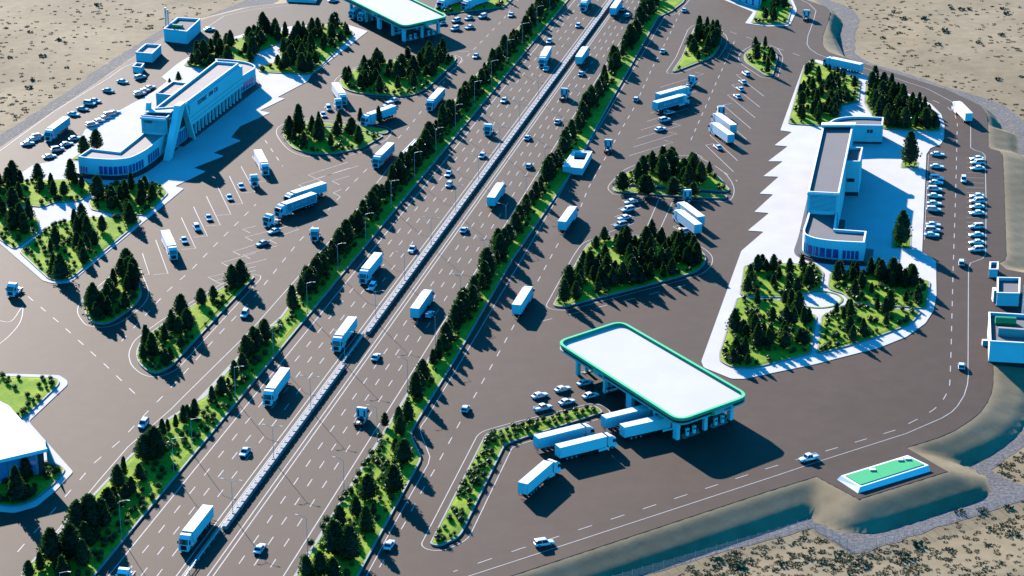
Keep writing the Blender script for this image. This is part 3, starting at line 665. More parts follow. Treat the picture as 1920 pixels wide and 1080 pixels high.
# desert scrub
def tuft(seed):
    rnd = random.Random(seed); mb = MB()
    for k in range(34):
        a = rnd.random() * 6.28; r = .5 * rnd.random() ** .6; c = Vector((r * math.cos(a), r * math.sin(a), rnd.uniform(0, .35) * (1 - r)))
        u = Vector((math.cos(a) * .7 + rnd.uniform(-.4, .4), math.sin(a) * .7 + rnd.uniform(-.4, .4), .9)).normalized(); s_ = u.cross(Vector((rnd.uniform(-1, 1), rnd.uniform(-1, 1), .2))).normalized()
        l = rnd.uniform(.18, .36); mb.add([c - s_ * l * .4, c + s_ * l * .4, c + u * l + s_ * l * .2, c + u * l * 1.2 - s_ * l * .2], [(0, 1, 2, 3)])
    return mb.mesh('desert_bush', 'scrub', fix=False)
TF = [tuft(s_) for s_ in range(5)]
pts = []
for _ in range(60000):
    u, v = random.uniform(-60, 1980), random.uniform(-40, 1130)
    p = G(u, v, LOW)
    if inside((p.x, p.y), G1) or inside((p.x, p.y), G2) or inside((p.x, p.y), PLAT): continue
    ds = dist_edge((p.x, p.y), PLAT)
    if ds < 14: continue
    k = noise.noise(Vector((p.x * .035, p.y * .05, 1))) + .45 * noise.noise(Vector((p.x * .2, p.y * .2, 5)))
    if k < random.uniform(-.6, .6): continue
    pts.append((p.x, p.y, random.uniform(.6, 1.35) * (1 + .5 * max(0, k))))
    if len(pts) > 1900: break
big = [(18, 108), (57, 60), (80, 105), (125, 125), (60, 148), (183, 8), (55, 162), (110, 75), (1783, 18), (1802, 20), (1774, 65), (1818, 20), (1880, 18), (1888, 28), (1733, 37), (1770, 60), (1758, 88), (1877, 68), (1915, 148), (1872, 150), (1693, 35), (1835, 85), (1655, 70), (1798, 958), (1842, 955), (1620, 1060), (1470, 1058), (1725, 1020), (1890, 950), (1570, 1040), (1390, 1060), (1900, 1000), (1700, 1045), (1350, 1050)]
for x, y in big:
    p = G(x, y, LOW + .5); o = put('desert_bush', random.choice(TF)); s_ = random.uniform(1.6, 2.8); o.location = (p.x, p.y, ground_z(p.x, p.y) - .05); o.scale = (s_, s_, s_ * .8); o.rotation_euler = (0, 0, random.random() * 6)
    side = 'left of the plaza road' if x < 960 and y < 500 else ('beyond the upper right road' if y < 500 else 'outside the wire fence')
    tag(o, f'large dry brown bush on the sand {side}', 'bush', f'large desert bushes {side}')
it = [(random.choice(TF), Matrix.Translation((x, y, ground_z(x, y) - .04)) @ Matrix.Rotation(random.random() * 6, 4, 'Z') @ Matrix.Diagonal((s_ * random.uniform(.9, 1.6), s_, s_ * .42, 1))) for x, y, s_ in pts]
o = struct(joined('desert_scrub', it, 'scrub'), 'stuff'); tag(o, 'low dry scrub tufts scattered over the sand', 'scrub')

# ------------------------------------------------------------------ vehicles
def wheel_mesh(r, wd, key='rubber'):
    mb = MB(); n = 14; vs = []
    for y, q in ((-wd / 2, r * .9), (-wd / 2 + .04, r), (wd / 2 - .04, r), (wd / 2, r * .9)):
        vs += [(q * math.cos(2 * math.pi * i / n), y, q * math.sin(2 * math.pi * i / n)) for i in range(n)]
    fs = [(k * n + i, k * n + (i + 1) % n, (k + 1) * n + (i + 1) % n, (k + 1) * n + i) for k in range(3) for i in range(n)]
    mb.add(vs, fs + [tuple(range(n)), tuple(range(4 * n - 1, 3 * n - 1, -1))]); return mb.mesh('wheel', key)
def rim_mesh(r, wd):
    mb = MB()
    for s_ in (-1, 1): mb.tube((0, s_ * (wd / 2 - .05), 0), (0, s_ * (wd / 2 + .012), 0), r * .62, r * .52, 12)
    return mb.mesh('rim', 'rim')
def add_wheels(root, spots, r, wd):
    wm, rm = wheel_mesh(r, wd), rim_mesh(r, wd)
    for x, y in spots:
        w_ = part('wheel', wm, root, Matrix.Translation((x, y, r))); KIDS.setdefault(w_.name, []).append(put('rim', rm, w_))
def loft(secs, m=0):
    """secs: (x, half width low, half width high, z low, z high) - rounded car sections"""
    mb = MB(); vs = []
    for x, wl, wh, z0, z1 in secs:
        zm = z0 + (z1 - z0) * .45; wm = max(wl, wh) * 1.0
        ring_ = [(-wl * .92, z0), (-wm, z0 + (zm - z0) * .4), (-wm, zm), (-wh * .97, z1 - (z1 - zm) * .25), (-wh * .82, z1), (wh * .82, z1), (wh * .97, z1 - (z1 - zm) * .25), (wm, zm), (wm, z0 + (zm - z0) * .4), (wl * .92, z0)]
        vs += [(x, y, z) for y, z in ring_]
    n = 10; k = len(secs)
    fs = [(i * n + j, i * n + (j + 1) % n, (i + 1) * n + (j + 1) % n, (i + 1) * n + j) for i in range(k - 1) for j in range(n)]
    fs += [tuple(range(n)), tuple(range(k * n - 1, (k - 1) * n - 1, -1))]
    return mb.add(vs, fs)
def car_proto(kind, paint):
    L = {'sedan': 4.7, 'suv': 4.75, 'hatch': 4.1, 'pickup': 5.3}[kind]; W = .93; h = L / 2
    root = empty({'sedan': 'sedan_car', 'suv': 'suv_car', 'hatch': 'hatchback_car', 'pickup': 'pickup_truck'}[kind], (0, 0, -50))
    tall = kind in ('suv', 'pickup'); bz = 1.0 if tall else .84; g0 = .3 if tall else .22; top = {'sedan': 1.43, 'suv': 1.78, 'hatch': 1.5, 'pickup': 1.8}[kind]
    body = loft([(h, W * .72, W * .68, g0 + .12, bz * .72), (h - .12, W * .88, W * .84, g0, bz * .84), (h - .9, W, W * .92, g0, bz * .95), (h - 1.5, W, W * .95, g0, bz), (-h + 1.1, W, W * .96, g0, bz * 1.03), (-h + .25, W * .97, W * .9, g0, bz * (1.0)), (-h, W * .82, W * .8, g0 + .12, bz * .9)])
    # cabin: (x front glass foot, x front roof, x rear roof, x rear glass foot)
    a, b, c, d_ = {'sedan': (h - 1.35, h - 2.15, -h + 1.35, -h + .62), 'suv': (h - 1.3, h - 2.0, -h + .5, -h + .16), 'hatch': (h - 1.05, h - 1.8, -h + .62, -h + .18), 'pickup': (h - 1.5, h - 2.15, h - 3.3, h - 3.5)}[kind]
    wb, wt = W * .9, W * .78
    # roof skin and pillars in the body colour
    z1, z0 = top, top - .07
    body.add([(b + .2, -wt * 1.04, z0 - .08), (b + .2, wt * 1.04, z0 - .08), (c - .22, wt * 1.04, z0 - .08), (c - .22, -wt * 1.04, z0 - .08), (b - .1, -wt * .88, z1), (b - .1, wt * .88, z1), (c + .1, wt * .88, z1), (c + .1, -wt * .88, z1)], [(3, 2, 1, 0), (4, 5, 6, 7), (0, 1, 5, 4), (1, 2, 6, 5), (2, 3, 7, 6), (3, 0, 4, 7)])
    for s_ in (-1, 1):
        for (x0, x1) in ((a, b), (d_, c), ((a + d_) / 2 - .05, (b + c) / 2 - .05)):
            body.tube((x0, s_ * wb * .985, bz - .02), (x1, s_ * wt * 1.0, z0 + .02), .055, .05, 5)
    if kind == 'pickup':
        body.box(-h + .1, h - 3.55, -W * .93, -W * .8, bz, bz + .16).box(-h + .1, h - 3.55, W * .8, W * .93, bz, bz + .16).box(-h + .08, -h + .2, -W * .8, W * .8, bz, bz + .16)
    part('body', body.mesh('body', paint, smooth=False), root)
    g = MB(); g.add([(a, -wb, bz - .03), (a, wb, bz - .03), (d_, wb, bz - .03), (d_, -wb, bz - .03), (b, -wt, z0 + .01), (b, wt, z0 + .01), (c, wt, z0 + .01), (c, -wt, z0 + .01)], [(3, 2, 1, 0), (4, 5, 6, 7), (0, 1, 5, 4), (1, 2, 6, 5), (2, 3, 7, 6), (3, 0, 4, 7)])
    part('window', g.mesh('window', 'glass'), root)
    r = .37 if tall else .32
    add_wheels(root, [(h - .92, -W + .09), (h - .92, W - .09), (-h + .95, -W + .09), (-h + .95, W - .09)], r, .22)
    hl = MB().box(h - .16, h - .02, -.16, .16, bz * .60, bz * .76).mesh('headlight', 'lamp'); tl = MB().box(-h + .0, -h + .13, -.15, .15, bz * .66, bz * .86).mesh('tail_light', 'red')
    for s_ in (-1, 1):
        part('headlight', hl, root, Matrix.Translation((0, s_ * W * .6, 0))); part('tail_light', tl, root, Matrix.Translation((0, s_ * W * .62, 0)))
        part('wing_mirror', MB().box(-.1, .1, -.1, .1, -.06, .08).mesh('wing_mirror', paint), root, Matrix.Translation((a - .35, s_ * (W + .06), bz + .06)))
    part('bumper', MB().box(h - .1, h + .03, -W * .7, W * .7, g0 + .08, g0 + .26).box(-h - .03, -h + .1, -W * .75, W * .75, g0 + .08, g0 + .26).mesh('bumper', 'black'), root)
    return root

def cab_parts(root, x0, tractor=False):
    """cab-over tractor; x0 is the front bumper"""
    c = MB(); W = 1.24
    c.profile([(x0 - 2.25, .95), (x0 - .08, .45), (x0, .6), (x0 - .02, 1.85), (x0 - .30, 3.05), (x0 - .62, 3.2), (x0 - 1.35, 3.78), (x0 - 2.2, 3.86), (x0 - 2.25, 3.8)], -W, W)
    for s_ in (-1, 1):
        y = s_ * (W - .02)
        c.add([(x0 - 2.25, y, 1.2), (x0 - 2.25, y, 3.75), (x0 - 2.75, y + s_ * .0, 3.7), (x0 - 2.6, y, 1.2)], [(0, 1, 2, 3)])
        c.box(x0 - 5.3 if not tractor else x0 - 4.3, x0 - 2.2, s_ * 1.22 - .04, s_ * 1.22 + .04, .35, 1.0)
    cab = part('cab', c.mesh('cab', 'trailer'), root); K = KIDS.setdefault(cab.name, [])
    ws = MB().add([(x0 + .012, -1.08, 1.95), (x0 + .012, 1.08, 1.95), (x0 - .27, 1.0, 3.02), (x0 - .27, -1.0, 3.02)], [(0, 1, 2, 3)]); K.append(ws.build('windscreen', 'glass', cab))
    sw = MB()
    for s_ in (-1, 1): sw.quad((x0 - .35, s_ * (W + .012), 2.0), (x0 - 1.25, s_ * (W + .012), 2.0), (x0 - 1.2, s_ * (W + .012), 2.85), (x0 - .52, s_ * (W + .012), 2.85))
    K.append(sw.build('side_window', 'glass', cab))
    K.append(MB().box(x0 - .05, x0 + .03, -.72, .72, .62, 1.72).build('grille', 'black', cab))
    for s_ in (-1, 1):
        K.append(MB().box(x0 - .04, x0 + .05, s_ * .97 - .17, s_ * .97 + .17, .72, .95).build('headlight', 'lamp', cab))
        K.append(MB().box(x0 - .42, x0 - .28, s_ * 1.46 - .14, s_ * 1.46 + .14, 1.95, 2.75).box(x0 - .4, x0 - .3, min(s_ * 1.2, s_ * 1.4), max(s_ * 1.2, s_ * 1.4), 2.6, 2.66).build('wing_mirror', 'black', cab))
    K.append(MB().box(x0 - .5, x0 + .04, -1.2, 1.2, .32, .58).build('bumper', 'trailer', cab))
    K.append(MB().box(x0 - .36, x0 - .2, -1.1, 1.1, 3.02, 3.14).build('sun_visor', 'glass', cab))
def truck_proto(teal=False, bend=0):
    root = empty('semi_truck', (0, 0, -50))
    mb = MB().box(-8.2, 5.35, -1.275, 1.275, 1.12, 4.0)
    me_ = mb.mesh('trailer', 'trailer'); t = part('trailer', me_, root); K = KIDS.setdefault(t.name, [])
    fr = MB()
    for s_ in (-1, 1):
        for z in (1.14, 3.9): fr.box(-8.22, 5.37, s_ * 1.285 - .03, s_ * 1.285 + .03, z, z + .12)
        for x in (-8.22, 5.25): fr.box(x, x + .12, s_ * 1.285 - .03, s_ * 1.285 + .03, 1.26, 3.9)
    K.append(fr.build('frame_trim', 'trailer', t))
    for s_ in (-1, 1):
        K.append(MB().box(-7.9, 5.05, s_ * 1.278 - .006, s_ * 1.278 + .006, 1.34, 3.82).build('side_panel', 'trailer_teal' if teal else 'white', t))
        if teal:
            lg = MB(); y = s_ * 1.295; u = (lambda x: x) if s_ < 0 else (lambda x: -x - 1.5)
            n = 18
            for r0, r1 in ((.62, .46), (.28, .0)):
                for i in range(n):
                    a0, a1 = 2 * math.pi * i / n, 2 * math.pi * (i + 1) / n
                    lg.quad((u(-4.2 + r0 * math.cos(a0)), y, 2.55 + r0 * math.sin(a0)), (u(-4.2 + r0 * math.cos(a1)), y, 2.55 + r0 * math.sin(a1)), (u(-4.2 + r1 * math.cos(a1)), y, 2.55 + r1 * math.sin(a1)), (u(-4.2 + r1 * math.cos(a0)), y, 2.55 + r1 * math.sin(a0)))
            for i, wd in enumerate((.42, .36, .4, .3, .42, .0, .4, .36, .42, .34, .4)):
                if wd:
                    x = -3.2 + i * .5
                    for z in ((2.3, 2.42), (2.72, 2.84)): lg.quad((u(x), y, z[0]), (u(x + wd), y, z[0]), (u(x + wd), y, z[1]), (u(x), y, z[1]))
                    lg.quad((u(x), y, 2.42), (u(x + .12), y, 2.42), (u(x + .12), y, 2.72), (u(x), y, 2.72))
            K.append(lg.build('emblem', 'logo', t, fix=False))
    K.append(MB().box(-8.24, -8.2, -1.2, -.02, 1.3, 3.85).box(-8.24, -8.2, .02, 1.2, 1.3, 3.85).build('rear_door', 'white', t))
    for s_ in (-1, 1): K.append(MB().box(-8.27, -8.2, s_ * .95 - .22, s_ * .95 + .22, .95, 1.08).build('tail_light', 'red', t))
    part('chassis', MB().box(-8.1, 5.2, -.55, .55, .82, 1.12).box(-8.15, -8.05, -1.2, 1.2, .45, .6).box(2.2, 7.6, -.5, .5, .6, .95).box(.9, 1.1, -.9, -.75, .1, 1.1).box(.9, 1.1, .75, .9, .1, 1.1).box(-2.4, .2, -1.1, -.7, .5, 1.0).box(-2.4, .2, .7, 1.1, .5, 1.0).mesh('chassis', 'black'), root)
    if not bend:
        cab_parts(root, 8.3); fw = [(6.95, -1.05), (6.95, 1.05), (3.3, -1.0), (3.3, 1.0)]
    else:
        cab_parts(root, 8.3); fw = [(6.95, -1.05), (6.95, 1.05), (3.3, -1.0), (3.3, 1.0)]
        for o in KIDS[root.name]:
            if o.name.startswith('cab'): o.matrix_basis = Matrix.Translation((4, 0, 0)) @ Matrix.Rotation(bend, 4, 'Z') @ Matrix.Translation((-4, 0, 0))
    add_wheels(root, fw + [(x, y) for x in (-3.4, -4.75, -6.1) for y in (-1.0, 1.0)], .52, .42)
    return root
def tractor_proto():
    root = empty('tractor_unit', (0, 0, -50)); cab_parts(root, 3.0, True)
    part('chassis', MB().box(-3.0, 1.5, -.5, .5, .6, .95).box(-3.05, -2.9, -1.1, 1.1, .5, .75).box(-2.9, -1.0, -1.2, -.75, 1.06, 1.12).box(-2.9, -1.0, .75, 1.2, 1.06, 1.12).mesh('chassis', 'black'), root)
    part('fifth_wheel', MB().tube((-1.9, 0, .95), (-1.9, 0, 1.15), .5, .5, 14).box(-2.6, -1.9, -.35, .35, .97, 1.1).mesh('fifth_wheel', 'steel'), root)
    part('rear_window', MB().box(.70, .735, -.95, -.6, 1.5, 3.2).box(.70, .735, .6, .95, 1.5, 3.2).box(.66, .74, -.5, .5, 1.05, 1.5).mesh('rear_window', 'black'), root)
    add_wheels(root, [(1.65, -1.05), (1.65, 1.05), (-1.95, -1.0), (-1.95, 1.0)], .52, .42)
    return root
PROTO = {}
def heading(x, y, dx, dy, z):
    a, b = G(x, y, z), G(x + dx, y + dy, z); v = b - a; return a, math.atan2(v.y, v.x)
USED = set()
def place(key, make, loc, rz):
    if key not in PROTO: PROTO[key] = make(); r = PROTO[key]; r.location = loc; r.rotation_euler = (0, 0, rz); return r
    return dup(PROTO[key], loc, rz)
def car(x, y, dx, dy, label, group, kind='sedan', paint='car_white'):
    p, a = heading(x, y, dx, dy, .75); p.z = 0.02
    r = place((kind, paint), lambda: car_proto(kind, paint), p, a)
    tag(r, label, {'sedan': 'car', 'hatch': 'car', 'suv': 'SUV', 'pickup': 'pickup'}[kind], group); return r
def truck(front, rear, label, group, teal=False, bend=0):
    f, b = G(*front, 4.0), G(*rear, 4.0); v = (f - b).normalized(); c = (f + b) / 2; c.z = .02
    r = place(('truck', teal, bend), lambda: truck_proto(teal, bend), c, math.atan2(v.y, v.x)); return tag(r, label, 'truck', group)
def tractor(x, y, dx, dy, label, group='tractor units without trailers'):
    p, a = heading(x, y, dx, dy, 1.8); p.z = .02
    return tag(place('tractor', tractor_proto, p, a), label, 'tractor unit', group)

HD = (-10, 13.6)                                          # down the left carriageway / up the right one
HUP = (10, -13.6)
gl = 'cars driving towards the camera on the left carriageway'
for i, (x, y, k, t) in enumerate([(1084, 47, 'hatch', 'car beside the farthest oncoming truck'), (1030, 77, 'hatch', 'small car high on the left carriageway next to the belt'), (1024, 128, 'sedan', 'car close behind the right rear of an upper oncoming truck'), (945, 187, 'sedan', 'car on the left carriageway above the tractor unit'),
        (904, 291, 'hatch', 'car near the barrier below the oncoming tractor unit'), (841, 325, 'sedan', 'upper of two cars close together beside the left belt'), (842, 345, 'hatch', 'lower of two cars close together beside the left belt'), (773, 466, 'sedan', 'car near the barrier above a long white truck'),
        (698, 537, 'suv', 'SUV in the shadow beside an oncoming white truck'), (459, 846, 'sedan', 'nearest car on the left carriageway')]):
    car(x, y, *HD, 'white ' + t, gl, k)
gr = 'cars driving away on the right carriageway'
for x, y, k, t in [(1168, 16, 'sedan', 'upper of two cars beside the farthest outbound truck'), (1177, 28, 'hatch', 'lower of two cars beside the farthest outbound truck'), (1090, 137, 'sedan', 'car following the truck near the top of the right carriageway'), (1046, 227, 'sedan', 'car behind the outbound dark tractor unit'),
        (989, 257, 'sedan', 'car next to the barrier in the upper right carriageway'), (992, 310, 'hatch', 'car in the middle lane above a white box truck'), (870, 430, 'sedan', 'car near the barrier halfway down the right carriageway'), (806, 588, 'sedan', 'car in the shadow of an outbound grey trailer'),
        (705, 668, 'sedan', 'car alone near the barrier above the outbound tractor'), (487, 1027, 'sedan', 'nearest car at the bottom of the right carriageway')]:
    car(x, y, *HUP, 'white ' + t, gr, k)
gt = 'trucks on the highway'
truck((1093, 5), (1104, -14), 'white articulated truck cut by the top frame edge, driving towards the camera', gt)
truck((1016, 109), (1028, 87), 'white articulated truck high on the left carriageway with a car at its side', gt)
truck((681, 508), (708, 475), 'white articulated truck with a white SUV beside it on the left carriageway', gt)
truck((631, 634), (660, 595), 'white articulated truck beside the end of the barrier panels on the left carriageway', gt)
truck((499, 738), (536.5, 687), 'white articulated truck close to the left belt, third from the bottom', gt)
truck((339, 1012), (394, 942), 'nearest white articulated truck at the bottom of the left carriageway', gt)
truck((1162, -4), (1149, 15), 'white articulated truck at the very top of the right carriageway', gt)
truck((1099, 85), (1085, 106), 'white articulated truck near the barrier high on the right carriageway', gt)
truck((940, 340), (921, 369), 'white articulated truck halfway up the right carriageway', gt)
truck((804, 540), (778, 577), 'greyish articulated truck on the right carriageway with a car at its side', gt)
tractor(917, 241, *HD, 'white tractor unit without trailer on the left carriageway beside the belt')
tractor(237, 1076, *HD, 'white tractor unit cut by the bottom frame edge beside the left belt')
tractor(1057, 177, *HUP, 'dark backed tractor unit high on the right carriageway')
tractor(676, 781, *HUP, 'tractor unit seen from behind low on the right carriageway')
# left apron
ga = 'vehicles driving on the left apron'
car(892, 104, -10, 14, 'white car driving alone on the dashed road below the far fuel canopy', ga)
car(958, 27, -9, 13, 'white car at the top beside the left belt', ga); car(625, 0, 10, -1, 'white car cut by the top frame edge left of the far canopy', ga)
car(459, 588, -9, 13, 'white SUV driving beside the pointed island', ga, 'suv'); car(269, 794, -10, 12, 'white SUV driving beside the lower left belt', ga, 'suv')
truck((807, 187), (826, 167), 'white articulated truck on the dashed road right of the dense island', ga)
truck((707, 292), (730, 270), 'white articulated truck passing left of the white kiosk in the left belt', ga)
tractor(592, 437, -6, 14, 'tractor unit standing alone beside the left belt'); tractor(510, 411, -24, 10, 'tractor unit parked below the truck with a teal trailer')
tractor(475, 336, 6, 14, 'tractor unit parked beside a white truck under the blue hall'); tractor(633, 193, 8, 14, 'tractor unit parked beside a white truck below the dense island')
tractor(28, 540, -13, 10, 'tractor unit at the left frame edge below the garden')
gp = 'vehicles parked in the slanted bays on the left'
for i, (x, y, k) in enumerate([(452, 348, 'sedan'), (430, 369, 'sedan'), (391, 407, 'sedan'), (369, 426, 'suv'), (345, 449, 'sedan')]):
    car(x, y, 8, 15, f'white car in the long slanted bays left of the apron, {ORD[i]} from the top', gp, k)
truck((496, 306), (484, 283), 'white truck parked nose down in the slanted bays under the blue hall', gp)
truck((324, 464), (310, 433), 'white truck parked nose down at the lower end of the slanted bays', gp)
truck((644, 178), (628, 155), 'white truck parked nose down at the left tip of the dense island', gp)
truck((681, 217), (738, 197), 'white truck parked across behind the half moon island', gp)
truck((519, 386), (589, 361), 'truck with a teal lettered trailer parked on the left apron', gp, True)
truck((538, 364), (606, 342), 'white truck parked behind the teal lettered one', gp)
car(514, 432, -26, 8, 'white car below the parked tractor on the left apron', gp); car(492, 455, -26, 8, 'white car lowest in the short slanted bays of the left apron', gp, 'sedan', 'car_grey')
car(616, 202, 8, 14, 'white car left of the parked tractor, nearer to it', gp, 'suv'); car(606, 214, 8, 14, 'white car left of the parked tractor, nearer to the half moon island', gp)
car(738, 187, -26, 7, 'white car parked beyond the truck behind the half moon island, upper one', gp); car(728, 196, -26, 7, 'white car squeezed against the truck behind the half moon island', gp, 'suv')
gf = 'vehicles at the far fuel canopy'
for i, (x, y, k) in enumerate([(828, 43, 'sedan'), (855, 38, 'suv'), (879, 33, 'sedan'), (905, 30, 'suv')]): car(x, y, -26, 8, f'white car queuing in the upper row right of the far canopy, {ORD[i]} from the canopy', gf, k)
for i, (x, y, k) in enumerate([(853, 53, 'suv'), (880, 50, 'sedan')]): car(x, y, -26, 8, f'white car queuing in the lower row right of the far canopy, {ORD[i]} from the canopy', gf, k)
car(745, 60, -26, 8, 'white car under the near edge of the far fuel canopy', gf, 'suv')
truck((651, 20), (712, 0), 'grey white truck leaving the far canopy, outer one', gf); truck((668, 25), (728, 5), 'white truck leaving the far canopy, inner one', gf)
truck((812, 5), (880, -18), 'white truck half hidden at the top right of the far canopy, front one', gf); truck((858, 6), (925, -16), 'white truck half hidden at the top right of the far canopy, rear one', gf)
gk = 'vehicles in the parking behind the long blue hall'
for i, (x, y, k) in enumerate([(52, 268, 'sedan'), (63, 260, 'sedan'), (72, 255, 'suv')]): car(x, y, 26, -4, f'white car below the parked truck at far left, {ORD[i]} from the frame edge', gk, k)
for i, (x, y, k) in enumerate([(93, 292, 'sedan'), (108, 279, 'suv'), (125, 269, 'sedan'), (140, 258, 'sedan')]): car(x, y, 26, -4, f'white car in the row at the plaza corner, {ORD[i]} from the bottom', gk, k)
truck((86, 247), (127, 217), 'white truck parked among the cars at far left', gk)
for i, (x, y, k, c_) in enumerate([(138, 213, 'sedan', 'car_white'), (155, 203, 'sedan', 'car_grey'), (168, 193, 'suv', 'car_white'), (178, 188, 'sedan', 'car_white'), (203, 169, 'sedan', 'car_grey'), (230, 152, 'sedan', 'car_white')]): car(x, y, 26, 3, f'{"grey" if c_ == "car_grey" else "white"} car in the outer row above the parked truck, {ORD[i]} from the truck', gk, k, c_)
for i, (x, y, k) in enumerate([(173, 233, 'suv'), (185, 226, 'sedan'), (197, 220, 'sedan'), (206, 214, 'suv'), (214, 210, 'sedan')]): car(x, y, 26, -5, f'white car in the inner row beside the plaza, {ORD[i]} from the bottom', gk, k)
for i, (x, y, k) in enumerate([(262, 175, 'suv'), (270, 169, 'sedan'), (281, 163, 'sedan')]): car(x, y, 26, -5, f'white car in the short row beside the annex, {ORD[i]} from the bottom', gk, k)
car(263, 144, 24, -6, 'white car beside the small pale kiosk at upper left', gk, 'suv'); car(393, 54, 24, -3, 'white car below the boiler house with the tall chimney', gk)
# right apron
gq = 'vehicles driving on the right apron'
car(1283, 18, 8, -14, 'white car at the top of the dashed road right of the highway', gq); car(1243, 95, 8, -14, 'white car on the dashed road left of the upper triangular island', gq); car(1193, 185, 9, -13, 'white car on the dashed road left of the parked teal truck', gq, 'hatch')
car(873, 765, 8, -14, 'white car on the dashed road beside the bent strip', gq, 'hatch'); car(730, 1020, 9, -14, 'white car at the bottom beside the right belt', gq)
car(1020, 1017, 26, -4, 'white SUV on the perimeter road at the bottom', gq, 'suv'); car(1516, 858, -26, 6, 'white pickup on the perimeter road above the green tank', gq, 'pickup')
tractor(1140, 274, 4, -14, 'tractor unit seen from behind right of the white belt kiosk'); tractor(1294, 153, 24, -10, 'tractor unit parked beyond the teal lettered truck'); tractor(1353, 211, -8, -14, 'tractor unit parked above two white trucks on the right'); tractor(1290, 369, -8, -14, 'tractor unit parked at the grass strip on the right'); tractor(1512, 29, 2, -14, 'tractor unit on the perimeter road at upper right')
truck((1075, 385), (1055, 413), 'white articulated truck driving up the right apron left of the big triangle', gq); truck((992, 534), (969, 570), 'white articulated truck driving up beside the right belt', gq)
truck((1556, 107), (1607, 118), 'white articulated truck on the perimeter road above the right garden', gq); truck((1794, 189), (1815, 210), 'white articulated truck rounding the bend at upper right', gq)
car(1807, 336, 0, 14, 'white car driving between the two right parking columns', gq, 'suv'); car(1803, 492, 0, -14, 'white car on the perimeter road below the right parking', gq, 'suv'); car(1803, 685, 0, -14, 'white car on the perimeter road left of the utility blocks', gq, 'hatch')
gs = 'vehicles parked in the slanted bays on the right'
truck((1290, 160), (1236, 175), 'white truck parked behind the teal lettered one on the right', gs); truck((1287, 175), (1229, 191), 'truck with a teal lettered trailer parked on the right apron', gs, True)
for i, (x, y, c_) in enumerate([(1255, 210, 'car_grey'), (1246, 224, 'car_white'), (1238, 241, 'car_white')]): car(x, y, 26, -6, f'{"grey" if i == 0 else "white"} car under the teal lettered truck on the right, {ORD[i]} below it', gs, 'suv' if i == 1 else 'sedan', c_)
for i, (x, y) in enumerate([(1399, 138), (1393, 153), (1388, 166), (1383, 180)]): car(x, y, -20, -14, f'white car below the upper right teardrop island, {ORD[i]} from the top', gs, 'suv' if i == 0 else 'sedan')
truck((1342, 210), (1374, 233), 'white truck parked right of the tractor, farther one of the pair', gs); truck((1337, 228), (1369, 251), 'white truck parked right of the tractor, nearer one of the pair', gs)
car(1346, 275, -20, -14, 'white car in the bay below a pair of parked trucks', gs)
truck((1276, 377), (1312, 404), 'white truck parked below the half moon, farther one of the pair', gs); truck((1270, 391), (1307, 419), 'white truck parked below the half moon, nearer one of the pair', gs)
car(1283, 431, -20, -14, 'white car in the bay above the big triangular island', gs)
for i, (x, y, c_) in enumerate([(1183, 377, 'car_white'), (1177, 392, 'car_white'), (1171, 407, 'car_white'), (1163, 421, 'car_grey')]): car(x, y, -26, 5, f'{"grey" if c_ == "car_grey" else "white"} car in the short row left of the big triangle, {ORD[i]} from the top', gs, 'suv' if i % 2 else 'sedan', c_)
gu = 'vehicles at the near fuel canopy'
for i, (x, y, k) in enumerate([(1012, 740, 'sedan'), (1055, 728, 'sedan'), (1097, 716, 'sedan')]): car(x, y, 27, -7, f'white car queuing in the upper row for the near canopy, {ORD[i]} from the left', gu, k)
for i, (x, y, k) in enumerate([(1018, 764, 'pickup'), (1063, 752, 'sedan'), (1107, 740, 'sedan')]): car(x, y, 27, -7, f'white {"pickup" if i == 0 else "car"} queuing in the lower row for the near canopy, {ORD[i]} from the left', gu, k)
car(1147, 728, 27, -7, 'white SUV under the left edge of the near canopy', gu, 'suv')
truck((1110, 793), (1005, 819), 'white truck beside the bent grass strip, waiting for fuel', gu); truck((1150, 811), (1047, 836), 'white truck with a bluish side waiting for fuel below its neighbour', gu)
truck((1233, 757), (1133, 781), 'white truck half under the near canopy, farther one', gu); truck((1266, 776), (1172, 797), 'white truck half under the near canopy, nearer one', gu)
truck((1037, 857), (981, 905), 'white truck turning with its cab angled below the fuel queue', gu, False, -.22)
gc1 = 'cars parked in the inner column of the right parking'; gc2 = 'cars parked in the outer column of the right parking'
for i, (x, y) in enumerate([(1758, 288), (1757, 311), (1756, 333), (1755, 341), (1753, 354), (1753, 366), (1752, 380), (1751, 392), (1750, 420), (1749, 430), (1747, 439)]): car(x, y, 26, 1, f'white car in the inner parking column right of the right plaza, {ORD[i]} from the top', gc1, ('sedan', 'sedan', 'suv', 'sedan', 'suv')[i % 5])
for i, (x, y) in enumerate([(1832, 296), (1833, 304), (1833, 314), (1832, 366), (1832, 376), (1832, 386), (1832, 398), (1831, 424), (1831, 439), (1831, 453), (1831, 467)]): car(x, y, -26, 1, f'white car in the outer parking column beside the bank, {ORD[i]} from the top', gc2, ('sedan', 'suv', 'sedan')[i % 3])

